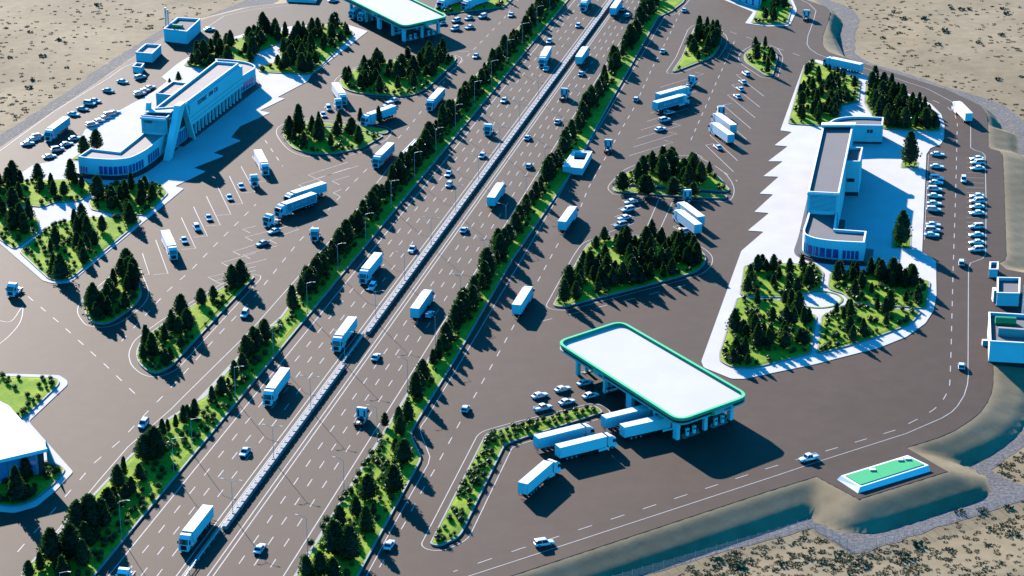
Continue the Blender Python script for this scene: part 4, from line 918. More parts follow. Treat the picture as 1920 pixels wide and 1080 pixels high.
# ------------------------------------------------------------------ the central barrier
sb0, sb1 = road_s(345, 1095), road_s(1160, -14)
r = empty('median_barrier', RP(sb0, 0))
inv = Matrix.Translation(-Vector(r.location))
RM = Matrix(((AX.x, NX.x, 0), (AX.y, NX.y, 0), (0, 0, 1))).to_4x4()
def local(o, s_, n=0): o.matrix_basis = inv @ Matrix.Translation(RP(s_, n)) @ RM
pm = MB().profile([(-.0, 0), (2.75, 0), (2.75, .02), (0, .02)], -.5, .5)
pm = MB().add([(0, -.42, 0), (2.85, -.42, 0), (2.85, .62, 0), (0, .62, 0), (0, -.40, 1.0), (2.85, -.40, 1.0), (2.85, .55, 1.0), (0, .55, 1.0)], [(3, 2, 1, 0), (4, 5, 6, 7), (0, 1, 5, 4), (1, 2, 6, 5), (2, 3, 7, 6), (3, 0, 4, 7)]).mesh('barrier_panel', 'concrete')
gaps = [(road_s(625, 685) - 1, road_s(668, 632)), (sb0 - 1, road_s(420, 1003))]
s_ = sb0; k = 0; extra = []
while s_ < sb1:
    if not any(a < s_ < b for a, b in gaps):
        if k < 100: o = put('barrier_panel', pm, r); local(o, s_)
        else: extra.append((pm, inv @ Matrix.Translation(RP(s_, 0)) @ RM))
        k += 1
    s_ += 3.35
if extra:
    o = joined('barrier_panel', extra, 'concrete'); o.parent = r; o['kind'] = 'stuff'
rl = MB()
L_ = sb1 - sb0
for z in (.55, .95): rl.box(0, L_, -.66, -.56, z, z + .16)
for i in range(int(L_ / 3.35)): rl.box(i * 3.35 + 1.2, i * 3.35 + 1.32, -.58, -.46, 0, 1.1)
o = rl.build('guard_rail', 'steel', r); local(o, sb0)
tag(r, 'long barrier of grey concrete panels with a pale rail dividing the two carriageways', 'barrier')

# ------------------------------------------------------------------ lamp posts
def post_proto(arms):
    root = empty('lamp_post', (0, 0, -50))
    part('pole', MB().tube((0, 0, 0), (0, 0, 9.4), .085, .05, 8).tube((0, 0, 0), (0, 0, .35), .22, .2, 8).mesh('pole', 'pole'), root)
    for a in arms:
        part('arm', MB().tube((0, 0, 9.3), (0, a * 1.4, 9.8), .05, .045, 6).tube((0, a * 1.4, 9.8), (0, a * 2.0, 9.88), .045, .04, 6).mesh('arm', 'pole'), root)
        part('lamp_head', MB().box(-.1, .1, min(a * 1.9, a * 2.7), max(a * 1.9, a * 2.7), 9.84, 9.95).mesh('lamp_head', 'pole'), root)
    return root
PA, PB, PC = post_proto([1]), post_proto([1, -1]), post_proto([-1])
ang = math.atan2(AX.y, AX.x)
lst = [(117, 1145), (227.8, 1007.8), (325.9, 887.4), (361, 850), (441.9, 750), (513, 670), (576.7, 588), (634, 513), (686, 455), (734, 391.7), (777.7, 336.7), (817.7, 290), (854, 245), (890, 200), (921.7, 160), (951, 120), (980, 88), (1006.7, 55), (1030.7, 25)]
for i, (x, y) in enumerate(lst):
    p = G(x, y, .2); o = PA if i == 0 else dup(PA, p, 0); o.location = p; o.rotation_euler = (0, 0, ang + math.pi)
    tag(o, f'single arm lamp post in the belt left of the highway, {ORD[i]} from the bottom', 'lamp post', 'single arm lamp posts along the left belt')
s0_, s1_ = road_s(433, 969), road_s(849, 401); stp = (s1_ - s0_) / 7
for i in range(12):
    p = RP(s0_ + stp * (i - 0), -.1, .0); o = PB if i == 0 else dup(PB, p, 0); o.location = p; o.rotation_euler = (0, 0, ang)
    tag(o, f'double arm lamp post standing on the central barrier, {ORD[i]} from the bottom', 'lamp post', 'double arm lamp posts on the central barrier')
    q = RP(s0_ + stp * (i - .45), nR - .6, 0); o = PC if i == 0 else dup(PC, q, 0); o.location = q; o.rotation_euler = (0, 0, ang + math.pi)
    tag(o, f'single arm lamp post on the right edge of the highway, {ORD[i]} from the bottom', 'lamp post', 'single arm lamp posts on the right edge of the highway')
for o in (PA, PB, PC): pass

# ------------------------------------------------------------------ buildings
def parapet(root, poly, z0, z1, ph=.7, th=.45, wall='white', roof='roof_beige', name='wall'):
    p = ccw(poly); q = offset(p, -th); n = len(p); mb = MB()
    vs = [(x, y, z0) for x, y in p] + [(x, y, z1) for x, y in p] + [(x, y, z1) for x, y in q] + [(x, y, z1 - ph - .1) for x, y in q]
    fs = []
    for i in range(n):
        j = (i + 1) % n; fs += [(i, j, n + j, n + i), (n + i, n + j, 2 * n + j, 2 * n + i), (2 * n + i, 2 * n + j, 3 * n + j, 3 * n + i)]
    mb.add(vs, fs); w_ = mb.build(name, wall, root, fix=False)
    MB().prism(offset(p, -th * .7), z1 - ph - .25, z1 - ph).build('roof', roof, w_)
    return w_
def W2(pts, z): return GP(pts, z)
def windows(root, line, z0, z1, n, out=.05, key='glass_blue', mul=.14, gap=.06, frame='white', name='window'):
    """n panes set along an outline, each a part of its own with its frame"""
    P = [Vector(p) for p in line]; seg = [(P[i + 1] - P[i]).length for i in range(len(P) - 1)]; T = sum(seg)
    def at(t):
        t *= T
        for i, l in enumerate(seg):
            if t <= l or i == len(seg) - 1:
                d_ = (P[i + 1] - P[i]).normalized(); return P[i] + d_ * t, Vector((d_.y, -d_.x))
            t -= l
    for i in range(n):
        (a, na), (b, nb) = at((i + gap) / n), at((i + 1 - gap) / n); a = a + na * out; b = b + nb * out; a2, b2 = a - na * .25, b - nb * .25
        g = MB().add([(*a, z0), (*b, z0), (*b, z1), (*a, z1), (*a2, z0), (*b2, z0), (*b2, z1), (*a2, z1)], [(0, 1, 2, 3), (7, 6, 5, 4), (0, 4, 5, 1), (1, 5, 6, 2), (2, 6, 7, 3), (3, 7, 4, 0)])
        w_ = g.build(name, key, root); t = (b - a).normalized() * mul * .5; fr = MB(); o_ = na * .04
        for c in (a, b): fr.add([(*(c - t + o_), z0 - .1), (*(c + t + o_), z0 - .1), (*(c + t + o_), z1 + .05), (*(c - t + o_), z1 + .05), (*(c - t - na * .1), z0 - .1), (*(c + t - na * .1), z0 - .1), (*(c + t - na * .1), z1 + .05), (*(c - t - na * .1), z1 + .05)], [(0, 1, 2, 3), (0, 4, 5, 1), (2, 6, 7, 3), (1, 5, 6, 2), (0, 3, 7, 4)])
        fr.add([(*(a + o_), z0 - .16), (*(b + o_), z0 - .16), (*(b + o_), z0), (*(a + o_), z0)], [(0, 1, 2, 3)])
        fr.build('window_frame', frame, w_)
def at_root(root, z=0):                                   # parts are written in world coordinates: bring them under the root
    for o in [c for c in bpy.data.objects if c.parent is root]:
        o.matrix_basis = Matrix.Translation(-Vector(root.location)) @ o.matrix_basis
def glyphs(a, b, z0, z1, nrm, n, seed, out=.12):
    """a row of raised letter-like strokes between two points"""
    rnd = random.Random(seed); mb = MB(); a, b = Vector(a), Vector(b); d_ = (b - a); L = d_.length; d_.normalize(); cw = L / n; o = Vector(nrm).normalized() * out
    def bar(u0, u1, h0, h1):
        p, q = a + d_ * u0, a + d_ * u1
        A = [(*(p + o), h0), (*(q + o), h0), (*(q + o), h1), (*(p + o), h1)]; B = [(*p, h0), (*q, h0), (*q, h1), (*p, h1)]
        mb.add(A + B, [(0, 1, 2, 3), (0, 4, 5, 1), (1, 5, 6, 2), (2, 6, 7, 3), (3, 7, 4, 0)])
    for i in range(n):
        if n > 5 and i == n // 2: continue
        u = i * cw; t = cw * .2; hh = z1 - z0
        bar(u + .1 * cw, u + .1 * cw + t, z0, z1)
        if rnd.random() < .7: bar(u + .1 * cw, u + .85 * cw, z1 - hh * .2, z1)
        if rnd.random() < .6: bar(u + .1 * cw, u + .8 * cw, z0 + hh * .4, z0 + hh * .58)
        if rnd.random() < .7: bar(u + .1 * cw, u + .85 * cw, z0, z0 + hh * .18)
        if rnd.random() < .6: bar(u + .85 * cw - t, u + .85 * cw, z0, z1)
    return mb
# --- left building -------------------------------------------------
B = empty('service_hall', G(300, 290))
lo = 6.9
curve = smooth_line(W2([(164, 296), (201.5, 298.5), (224, 298), (246, 294.5), (268, 284), (283, 274), (302, 259)], lo), 4)
front = [W2([(146.4, 293)], lo)[0]] + curve
lowp = front + W2([(320, 246), (275, 243), (259, 257), (224, 284.5), (169, 278)], lo)
parapet(B, lowp, 0, lo)
lp = ccw(lowp)
MB().prism(offset(lp, 1.6), .0, .5).prism(offset(lp, .7), .5, 1.2).build('plinth', 'plinth', B)
windows(B, [tuple(Vector(front[0]).lerp(Vector(front[1]), .15)), tuple(Vector(front[0]).lerp(Vector(front[1]), .95))], 1.6, 3.6, 3, key='glass_blue')
windows(B, curve[2:17], 1.5, 4.3, 11); windows(B, curve[18:24], 1.5, 4.6, 5)
hz = 13.8
HQ = W2([(338, 199.6), (447.4, 118), (403.7, 114.5), (290, 203)], hz)
parapet(B, HQ, 0, hz, .8, .5)
HA, HB = Vector(HQ[0]), Vector(HQ[1]); hd = (HB - HA).normalized(); hn = Vector((hd.y, -hd.x)); HL = (HB - HA).length
if hn.y > 0: hn = -hn
def hall(t, o=0): return tuple(HA + hd * t + hn * o)
def slab(name, t0, t1, o0, o1, z0, z1, key): return MB().prism([hall(t0, o0), hall(t1, o0), hall(t1, o1), hall(t0, o1)], z0, z1).build(name, key, B)
slab('plinth', -2, HL + 16, -.1, 1.6, .02, 1.0, 'plinth')
slab('shopfront', 6, HL - 1, -.1, .12, 1.0, 5.2, 'glass')
for i in range(15):
    t = 7 + i * (HL - 9) / 14; slab('column', t - .3, t + .3, .5, 1.2, 1.0, 5.2, 'white')
slab('upper_wall', 5, HL + .2, .0, 1.35, 5.2, hz - 1.0, 'white')
for z in (6.6, 8.2): slab('wall_band', 5, HL + .2, 1.34, 1.42, z, z + .12, 'kerb')
glyphs(hall(HL * .22, 1.36), hall(HL * .56, 1.36), hz - 3.0, hz - 1.6, (*hn,), 11, 3).build('sign_lettering', 'sign_dark', B)
# curved far end
endp = smooth_line(W2([(428, 111.5), (458, 115), (475.6, 121), (478, 127), (466, 135), (443, 149)], lo + .2), 4)
EP = W2([(403.7, 110)], lo + .2) + endp + W2([(415, 135)], lo + .2)
parapet(B, EP, 0, lo + .2); windows(B, endp[::-1][0:9], 1.4, 4.2, 7); windows(B, endp[::-1][9:17], 1.4, 3.6, 5)
MB().prism(offset(ccw(EP), 1.4), 0.03, 1.02).build('plinth', 'plinth', B)
# entrance tower with the leaning white frames
tz = 13.0
TQ = W2([(264, 215), (312.6, 219), (338, 199), (290, 203)], tz)
parapet(B, TQ, 0, tz - .15, .7, .4)
TA, TB_ = Vector(TQ[0]), Vector(TQ[1]); td = (TB_ - TA).normalized(); tn = Vector((td.y, -td.x)); tn = -tn if tn.y > 0 else tn; TL = (TB_ - TA).length
lv = MB()
for i in range(13):
    z = lo + .3 + i * .36; a, b = TA + td * .5 + tn * .25, TB_ - td * .5 + tn * .25
    lv.prism([tuple(a), tuple(b), tuple(b - tn * .26), tuple(a - tn * .26)], z, z + .2)
lv.build('louvre', 'white', B)
a, b = TA + td * .5 + tn * .05, TB_ - td * .5 + tn * .05
MB().prism([tuple(a), tuple(b), tuple(b - tn * .2), tuple(a - tn * .2)], lo + .2, 11.6).build('louvre_gap_shade', 'glass_blue', B)  # dark blue sheet added to stand in for the shade between the slats
a, b = TA + td * .1 + tn * .1, TB_ - td * .1 + tn * .1
MB().prism([tuple(a), tuple(b), tuple(b + tn * .9), tuple(a + tn * .9)], 11.7, 12.5).build('cornice', 'white', B)
glyphs(tuple(TA + td * 1.2 + tn * .5), tuple(TA + td * 4.2 + tn * .5), 10.4, 11.3, (*tn,), 4, 8).build('sign_lettering', 'sign_dark', B)
pr = MB()
for i in range(5):
    c0 = Vector(TQ[1]).lerp(Vector(TQ[2]), .35 + i * .12); c1 = Vector(TQ[0]).lerp(Vector(TQ[3]), .35 + i * .12); u = hd * .5
    pr.prism([tuple(c0 - u), tuple(c0 + u), tuple(c1 + u), tuple(c1 - u)], tz + .05, tz + .4)
pr.build('pergola', 'white', B)
def leaning(foot, head, w0, w1, z1, dep, key='white', name='leaning_pier'):
    f, h_ = Vector(foot), Vector(head); o = hn * dep; mb = MB()
    A = [(*(f - hd * w0), 0), (*(f + hd * w0), 0), (*(h_ + hd * w1), z1), (*(h_ - hd * w1), z1)]
    Bk = [(Vector((x, y)) - o).to_tuple() + (z,) for x, y, z in A]
    return mb.add(A + Bk, [(0, 1, 2, 3), (7, 6, 5, 4), (0, 4, 5, 1), (1, 5, 6, 2), (2, 6, 7, 3), (3, 7, 4, 0)]).build(name, key, B)
apex = Vector(g2(332, 191, 16.0)); e_ = apex - HA; ap = HA + hd * e_.dot(hd) + hn * 2.6
leaning(tuple(ap - hd * 14.5), tuple(ap - hd * 1.6), 1.5, 2.6, 16.0, 2.2)
leaning(tuple(ap + hd * 8 - hn * .1), tuple(ap + hd * 1.0 - hn * .1), .5, .7, 15.4, 2.0)
MB().prism([tuple(ap - hd * 8.5 - hn * 2.3), tuple(ap + hd * 4.5 - hn * 2.3), tuple(ap + hd * 4.5 - hn * 2.6), tuple(ap - hd * 8.5 - hn * 2.6)], 6.2, 12.4).build('shopfront', 'glass', B)
windows(B, [tuple(ap - hd * 9 - hn * 2.25), tuple(ap + hd * 5.5 - hn * 2.25)], 1.4, 5, 9, out=.12)
bk = Vector(g2(281, 192, 15.5)); leaning(tuple(bk - hd * 4 + hn * .3), tuple(bk + hn * .3), 1.2, .7, 15.5, 1.4)
AQ = W2([(292, 174.5), (324, 152), (352, 155.5), (322, 178)], 6.6); parapet(B, AQ, 0, 6.6)
at_root(B); tag(B, 'long white flat roofed hall with a curved glazed end and a leaning entrance frame', 'building')

# --- right building ------------------------------------------------
B = empty('service_hall', G(1570, 400))
parapet(B, W2([(1543, 233.5), (1600, 233.5), (1573.7, 362), (1514.4, 359)], 13.4), 0, 13.4, .8, .55, roof='roof_grey')
hq = W2([(1514.4, 359), (1573.7, 362)], 13.4); a, b = Vector(hq[0]), Vector(hq[1]); t = (b - a).normalized(); nn = Vector((t.y, -t.x)); nn = -nn if nn.y > 0 else nn
lv = MB()
for i in range(13):
    z = 7.2 + i * .4; p, q = a + t * .9 + nn * .22, b - t * .9 + nn * .22
    lv.prism([tuple(p), tuple(q), tuple(q - nn * .24), tuple(p - nn * .24)], z, z + .22)
lv.build('louvre', 'white', B)
p, q = a + t * .9 + nn * .03, b - t * .9 + nn * .03
MB().prism([tuple(p), tuple(q), tuple(q - nn * .2), tuple(p - nn * .2)], 7.1, 12.3).build('louvre_gap_shade', 'glass_blue', B)  # sheet behind the slats; the shade of the gaps is put into its colour
MB().prism([tuple(a - t * .1 + nn * .02), tuple(b + t * .1 + nn * .02), tuple(b + t * .1 + nn * .5), tuple(a - t * .1 + nn * .5)], 12.5, 13.2).build('cornice', 'white', B)
cv = smooth_line(W2([(1511, 415), (1506.5, 428), (1506, 434), (1511, 440), (1529, 446.5), (1559, 451), (1590, 453)], lo), 4)
lowp = W2([(1521, 380)], lo) + cv + W2([(1621, 454.4), (1625, 433.3), (1566, 429), (1572, 380)], lo)
parapet(B, lowp, 0, lo, .8, .55, roof='roof_grey')
ll = ccw(lowp)
MB().prism(offset(ll, 2.4), .02, .3).prism(offset(ll, 1.7), .3, .6).prism(offset(ll, 1.0), .6, .95).build('step', 'plinth', B)
windows(B, cv[11:23], 1.3, 4.2, 6); windows(B, W2([(1580, 452.4), (1612, 454)], lo), 1.3, 4.0, 4)
fe = smooth_line(W2([(1657, 219.8), (1618, 217.8), (1588.5, 218.5), (1566, 222.5), (1552, 230)], lo), 4)
parapet(B, W2([(1655, 235)], lo) + fe + W2([(1551, 236), (1600, 234)], lo), 0, lo, .8, .5, roof='roof_grey')
fw = W2([(1602, 234.2), (1655, 235)], lo); p, q = Vector(fw[0]), Vector(fw[1]); t2 = (q - p).normalized(); n2 = Vector((t2.y, -t2.x)); n2 = -n2 if n2.y > 0 else n2
def fpan(u0, u1, z0, z1, key, name, o=.06):
    A_, B_ = p + t2 * u0 + n2 * o, p + t2 * u1 + n2 * o; return MB().prism([tuple(A_), tuple(B_), tuple(B_ - n2 * .2), tuple(A_ - n2 * .2)], z0, z1).build(name, key, B)
LL = (q - p).length
fpan(LL * .42, LL * .68, .2, 3.9, 'white', 'door'); fpan(LL * .46, LL * .54, 4.1, 5.3, 'glass', 'window'); fpan(LL * .57, LL * .66, 4.1, 5.3, 'glass', 'window')
fpan(0, LL, .02, .9, 'plinth', 'plinth', .1)
AQ = W2([(1585, 275.2), (1618, 275.8), (1612.5, 302.3), (1579, 301.6)], 12.0); parapet(B, AQ, 0, 12.0, .8, .5, roof='roof_grey')
p, q = Vector(AQ[3]), Vector(AQ[2]); t2 = (q - p).normalized(); n2 = Vector((t2.y, -t2.x)); n2 = -n2 if n2.y > 0 else n2; LL = (q - p).length
fpan(LL * .3, LL * .75, 4.9, 6.1, 'glass', 'window'); fpan(LL * .32, LL * .72, 1.6, 4.8, 'blue_wall', 'door'); fpan(.2, LL, .02, 1.4, 'plinth', 'plinth', .12)
st = W2([(1538, 262), (1506, 395)], 0); u0, u1 = Vector(st[0]), Vector(st[1]); tt = (u1 - u0).normalized(); nt2 = Vector((tt.y, -tt.x)); nt2 = -nt2 if nt2.x > 0 else nt2
p0, p1 = [Vector(v) for v in W2([(1543, 233.5), (1514.4, 359)], 13.4)]; tt = (p1 - p0).normalized(); nt2 = Vector((tt.y, -tt.x)); nt2 = -nt2 if nt2.x > 0 else nt2
MB().prism([tuple(p0 + tt * 2), tuple(p1), tuple(p1 + nt2 * .9), tuple(p0 + tt * 2 + nt2 * .9)], 0, .9).prism([tuple(p0 + tt * 1), tuple(p1), tuple(p1 + nt2 * 1.8), tuple(p0 + tt * 1 + nt2 * 1.8)], 0, .45).build('step', 'plinth', B)
fr = MB()
for zz in (12.0, 12.9):
    c0, c1 = [Vector(v) for v in W2([(1540, 236), (1604, 236)], 13.4)]
    v_ = (p1 - p0).normalized(); fr.prism([tuple(c0 - v_ * 1.5), tuple(c1 - v_ * 1.5), tuple(c1 + v_ * 1.5), tuple(c0 + v_ * 1.5)], 13.45, 14.2)
    break
fr.build('roof_frame', 'white', B)
at_root(B); tag(B, 'white hall with dark grey roofs and curved ends on the right plaza', 'building')

# --- corner building at bottom left --------------------------------
B = empty('corner_hall', G(30, 850)); cz = 7.5
RQ = ccw(W2([(-60, 735), (0, 752), (16, 760), (89, 841), (0, 862), (-90, 880)], cz))
MB().prism(RQ, cz - .9, cz).build('roof', 'white', B)
c1, c2, c3 = [Vector(v) for v in W2([(88, 843), (0, 864), (-90, 883)], cz)]
t2 = (c2 - c1).normalized(); n2 = Vector((t2.y, -t2.x)); n2 = -n2 if n2.y > 0 else n2
inner = offset(RQ, -1.6)
MB().prism(inner, 0, cz - .9).build('wall', 'blue_wall', B)
Lw = (c3 - c1).length
for i in range(6):
    A_ = c1 + (c3 - c1).normalized() * (2.6 + i * 3.6) - n2 * 1.45; B_ = A_ + (c3 - c1).normalized() * 3.3
    MB().prism([tuple(A_), tuple(B_), tuple(B_ - n2 * .3), tuple(A_ - n2 * .3)], 1.0, cz - 1.2).build('window', 'glass_pale', B)
MB().prism([tuple(c1 + t2 * .7 - n2 * .6), tuple(c1 + t2 * 1.9 - n2 * .6), tuple(c1 + t2 * 1.9 - n2 * 1.5), tuple(c1 + t2 * .7 - n2 * 1.5)], 0, cz - .9).build('pier', 'plinth', B)
w0, w1 = Vector(g2(89, 872)), Vector(g2(119, 878)); k_ = (w1 - w0)
kk = Vector((-k_.y, k_.x)).normalized() * .35
MB().add([(*w0, 0), (*w1, 0), (*(w1 + kk), 0), (*(w0 + kk), 0), (*w0, cz - 1), (*(w1 - k_ * .55), 1.0), (*(w1 - k_ * .55 + kk), 1.0), (*(w0 + kk), cz - 1)], [(0, 1, 5, 4), (2, 3, 7, 6), (4, 5, 6, 7), (1, 2, 6, 5), (3, 0, 4, 7)]).build('wing_wall', 'white', B)
at_root(B); tag(B, 'low corner building with a broad white roof and blue glazing at bottom left', 'building')

# --- blue fronted shop at the top ----------------------------------
B = empty('shop', G(1385, 15))
q = W2([(1424, 16), (1352, -8), (1345, -30), (1440, -30)], 0.2)
MB().prism(q, .1, 5.2).build('wall', 'white', B)
a, b = Vector(q[1]), Vector(q[0]); windows(B, [tuple(a), tuple(b)], .8, 4.6, 6, out=.1, key='blue_wall', frame='glass_blue', mul=.5)
MB().prism(offset(ccw(q), .5), 5.2, 5.8).build('roof', 'white', B)
at_root(B); tag(B, 'pale blue fronted shop cut by the top frame edge', 'building')
# low pale block at the top left
B = empty('roadside_block', G(568, -2)); q = W2([(537, 3), (592, 6), (600, -8), (548, -12)], 0)
MB().prism(q, 0, 1.2).build('wall', 'white', B); MB().prism(offset(ccw(q), .25), 1.2, 1.5).build('roof', 'white', B)
at_root(B); tag(B, 'low pale block on the sand edge at the top left of the far canopy', 'building')

# ------------------------------------------------------------------ fuel canopies
ctop = 7.7
CA, CBk, CC, CD = [Vector(g2(x, y, ctop)) for x, y in ((1041, 640), (1164, 600), (1407, 741), (1273, 789))]
def canopy(A, Bc, C, D_, label, pillars_uv, sign):
    root = empty('fuel_canopy', ((A + C) / 2).to_3d())
    poly = ccw(rounded([tuple(v) for v in (A, Bc, C, D_)], 4.0, 6))
    def uv(u, v): return (A * (1 - u) + D_ * u) * (1 - v) + (Bc * (1 - u) + C * u) * v
    MB().prism(offset(poly, -.5), 5.95, ctop - .75).build('roof', 'canopy_white', root)
    MB().ring(poly, offset(poly, -.8), ctop - .75, ctop).build('rim', 'green', root)
    MB().ring(offset(poly, -.3), offset(poly, -.6), ctop - 1.5, ctop - .79).build('fascia_band', 'black', root)
    MB().ring(offset(poly, -.02), offset(poly, -.5), ctop - 1.85, ctop - 1.49).build('fascia', 'canopy_white', root)
    MB().prism(offset(poly, -.45), 5.85, 6.0).build('soffit', 'white', root)
    ud = (D_ - A).normalized(); vd = (Bc - A).normalized()
    for u, v, wd in pillars_uv:
        c = uv(u, v)
        MB().prism([tuple(c - ud * wd - vd * .55), tuple(c + ud * wd - vd * .55), tuple(c + ud * wd + vd * .55), tuple(c - ud * wd + vd * .55)], 0, 5.86).build('pillar', 'white', root)
    for (u, v, axis_, L) in sign:
        c = uv(u, v); dd, nn_ = (ud, -vd) if axis_ == 'u' else (vd, ud)
        a_, b_ = c - dd * L / 2, c + dd * L / 2
        sp_ = MB().prism([tuple(a_ + nn_ * .16), tuple(b_ + nn_ * .16), tuple(b_ - nn_ * .3), tuple(a_ - nn_ * .3)], 5.7, 6.93).build('sign_panel', 'canopy_white', root)
        g = glyphs(tuple(a_ + dd * L * .52 + nn_ * .17), tuple(a_ + dd * L * .9 + nn_ * .17), 6.05, 6.6, (*nn_,), 5, 5, .04); o_ = g.build('sign_lettering', 'sign_dark', sp_)
        MB().prism([tuple(a_ - dd * .9 + nn_ * .14), tuple(a_ - dd * .08 + nn_ * .14), tuple(a_ - dd * .08 - nn_ * .3), tuple(a_ - dd * .9 - nn_ * .3)], 5.75, 6.93).build('sign_edge', 'green_dark', root)
    at_root(root); tag(root, label, 'canopy', 'fuel station canopies')
    return uv, ud, vd
pil = [(.13, .12, .5), (.36, .12, .5), (.56, .12, 1.3), (.76, .12, .5), (.92, .12, .9), (.13, .88, .5), (.36, .88, .5), (.56, .88, 1.2), (.76, .88, .5), (.92, .88, .8), (.93, .5, .5)]
uv1, ud1, vd1 = canopy(CA, CBk, CC, CD, 'white fuel canopy with a green rim, the near one beside the queuing trucks', pil, [(1, .62, 'v', 6.5), (.37, 0, 'u', 5)])
D2, C2 = Vector(g2(757, 49, ctop)), Vector(g2(842, 30, ctop)); a2 = Vector(g2(659, 0, ctop))
L1 = (CD - CA).length; du = (a2 - D2).normalized() * L1; uv2, ud2, vd2 = canopy(D2 + du, C2 + du, C2, D2, 'white fuel canopy with a green rim, the far one cut by the top frame edge', pil, [(1, .62, 'v', 6.5), (.57, 0, 'u', 5)])
def pump_proto():
    root = empty('pump_island', (0, 0, -50))
    b_ = MB().prism(rounded([(-3, -.7), (3, -.7), (3, .7), (-3, .7)], .7), 0, .18).mesh('island_base', 'kerb'); part('island_base', b_, root)
    for x in (-1.2, 1.2):
        part('pump', MB().box(x - .45, x + .45, -.28, .28, .18, 1.95).box(x - .5, x + .5, -.32, .32, 1.95, 2.2).mesh('pump', 'white'), root)
        part('display', MB().box(x - .3, x + .3, -.3, .3, 1.2, 1.7).mesh('display', 'glass'), root)
    part('bollard', MB().tube((-2.6, 0, .18), (-2.6, 0, 1.0), .08, .08, 8).tube((2.6, 0, .18), (2.6, 0, 1.0), .08, .08, 8).mesh('bollard', 'steel'), root)
    return root
PUMP = pump_proto(); first = True
for uvf, ud_, nm in ((uv1, vd1, 'near'), (uv2, vd2, 'far')):
    i = 0
    for u in (.13, .36, .76, .93):
        for v in (.30, .70):
            c = uvf(u, v).to_3d() if False else Vector((*uvf(u, v), .0)); a = math.atan2(ud_.y, ud_.x)
            o = PUMP if first else dup(PUMP, c, a); first = False; o.location = c; o.rotation_euler = (0, 0, a)
            tag(o, f'pump island under the {nm} fuel canopy, {"queue" if v < .5 else "exit"} side, {ORD[i // 2]} from its upper end', 'fuel pump', f'pump islands under the {nm} canopy'); i += 1

# ------------------------------------------------------------------ belt kiosks over the underpass stairs
def kiosk(pts, hole, z, label):
    P_ = ccw(W2(pts, z)); c = sum((Vector(p) for p in P_), Vector((0, 0))) / len(P_); root = empty('underpass_kiosk', (c.x, c.y, 0))
    Hh = ccw(W2(hole, z))
    k0 = min(range(4), key=lambda i: (Vector(Hh[i]) - Vector(P_[0])).length); Hh = Hh[k0:] + Hh[:k0]
    MB().ring(P_, Hh, 0, z).build('wall', 'white', root)
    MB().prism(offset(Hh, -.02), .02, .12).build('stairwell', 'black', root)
    s_ = MB(); a, b, c_, d_ = [Vector(v) for v in Hh]
    for i in range(6):
        t0, t1 = i / 6, (i + .5) / 6; s_.prism([tuple(a.lerp(d_, t0)), tuple(b.lerp(c_, t0)), tuple(b.lerp(c_, t1)), tuple(a.lerp(d_, t1))], .1, .12 + .12 * i)
    s_.build('stair', 'plinth', root)
    MB().ring(offset(P_, .12), offset(P_, -.25), z - .02, z + .12).build('coping', 'white', root)
    at_root(root); return tag(root, label, 'kiosk', 'white kiosks in the highway belts')
kiosk([(1055, 312), (1092, 315.8), (1110, 284), (1075.6, 282)], [(1075.5, 299), (1096, 299.8), (1102, 286.5), (1078, 285)], 2.4, 'white open topped kiosk with a dark stairwell in the belt right of the highway')
kiosk([(748, 292), (783, 293), (806, 262), (777.8, 261)], [(774, 277.5), (797, 278), (804, 265), (782, 264)], 2.4, 'white open topped kiosk half hidden by trees in the belt left of the highway')

# ------------------------------------------------------------------ utility blocks
def block(name, pts, z, label, roof='roof_grey', cat='building', cap=.3):
    P_ = ccw(W2(pts, z)); c = sum((Vector(p) for p in P_), Vector((0, 0))) / 4; root = empty(name, (c.x, c.y, 0))
    parapet(root, P_, -.3, z - .02, .9, .3, roof=roof)
    MB().ring(offset(P_, .16), offset(P_, -.34), z - .5, z + .02).build('coping', 'white', root)
    MB().prism(offset(P_, .25), -.35, .14).build('plinth', 'plinth', root)
    tag(root, label, cat); return root, P_
r, P_ = block('utility_block', [(1870.5, 519.5), (1912.5, 520.5), (1911.5, 549.5), (1870, 548.5)], 4.2, 'small blue white utility block at the right frame edge'); 
a, b = [Vector(v) for v in W2([(1863.5, 545), (1870, 546)], 3.6)]
MB().box(a.x, b.x + .1, a.y - .2, a.y + 2.4, 0, 3.7).build('side_wall', 'white', r); at_root(r)
r, P_ = block('boiler_house', [(1854.5, 585), (1965, 592), (1963, 645), (1856.5, 639)], 6.2, 'larger utility block with a green tank on its roof at the right frame edge')
zr = 5.5
ga_, gb_ = Vector((*g2(1866, 602, zr + .5), zr + .55)), Vector((*g2(1905, 604, zr + .5), zr + .55)); MB().tube(ga_, gb_, 1.35, 1.35, 16).build('roof_tank', 'green_dark', r)
ga_, gb_ = Vector((*g2(1871, 624, zr), zr - .2)), Vector((*g2(1925, 628, zr), zr - .2)); MB().tube(ga_, gb_, 1.9, 1.9, 18).build('roof_vault', 'roof_beige', r)
a = Vector(g2(1850, 640, 1.2)); MB().box(a.x - 1.2, a.x + 1.2, a.y - .5, a.y + .7, 0, 1.6).build('ledge', 'white', r); at_root(r)
p = G(1916, 607, 0); r = empty('chimney', p); mb = MB().tube((0, 0, 0), (0, 0, 11.5), .42, .4, 10).build('flue', 'steel', r); MB().tube((.9, .2, 0), (.9, .2, 11.2), .3, .3, 10).build('flue', 'steel', r); MB().box(-.8, 1.5, -.6, .8, 0, .6).build('base', 'kerb', r)
tag(r, 'twin steel chimney between the two utility blocks on the right', 'chimney')
r, P_ = block('service_kiosk', [(1856.4, 490.8), (1871.7, 490.8), (1871, 504.4), (1855.2, 504.4)], 2.8, 'tiny pale kiosk standing at the edge of the bank on the right', cat='kiosk'); at_root(r)
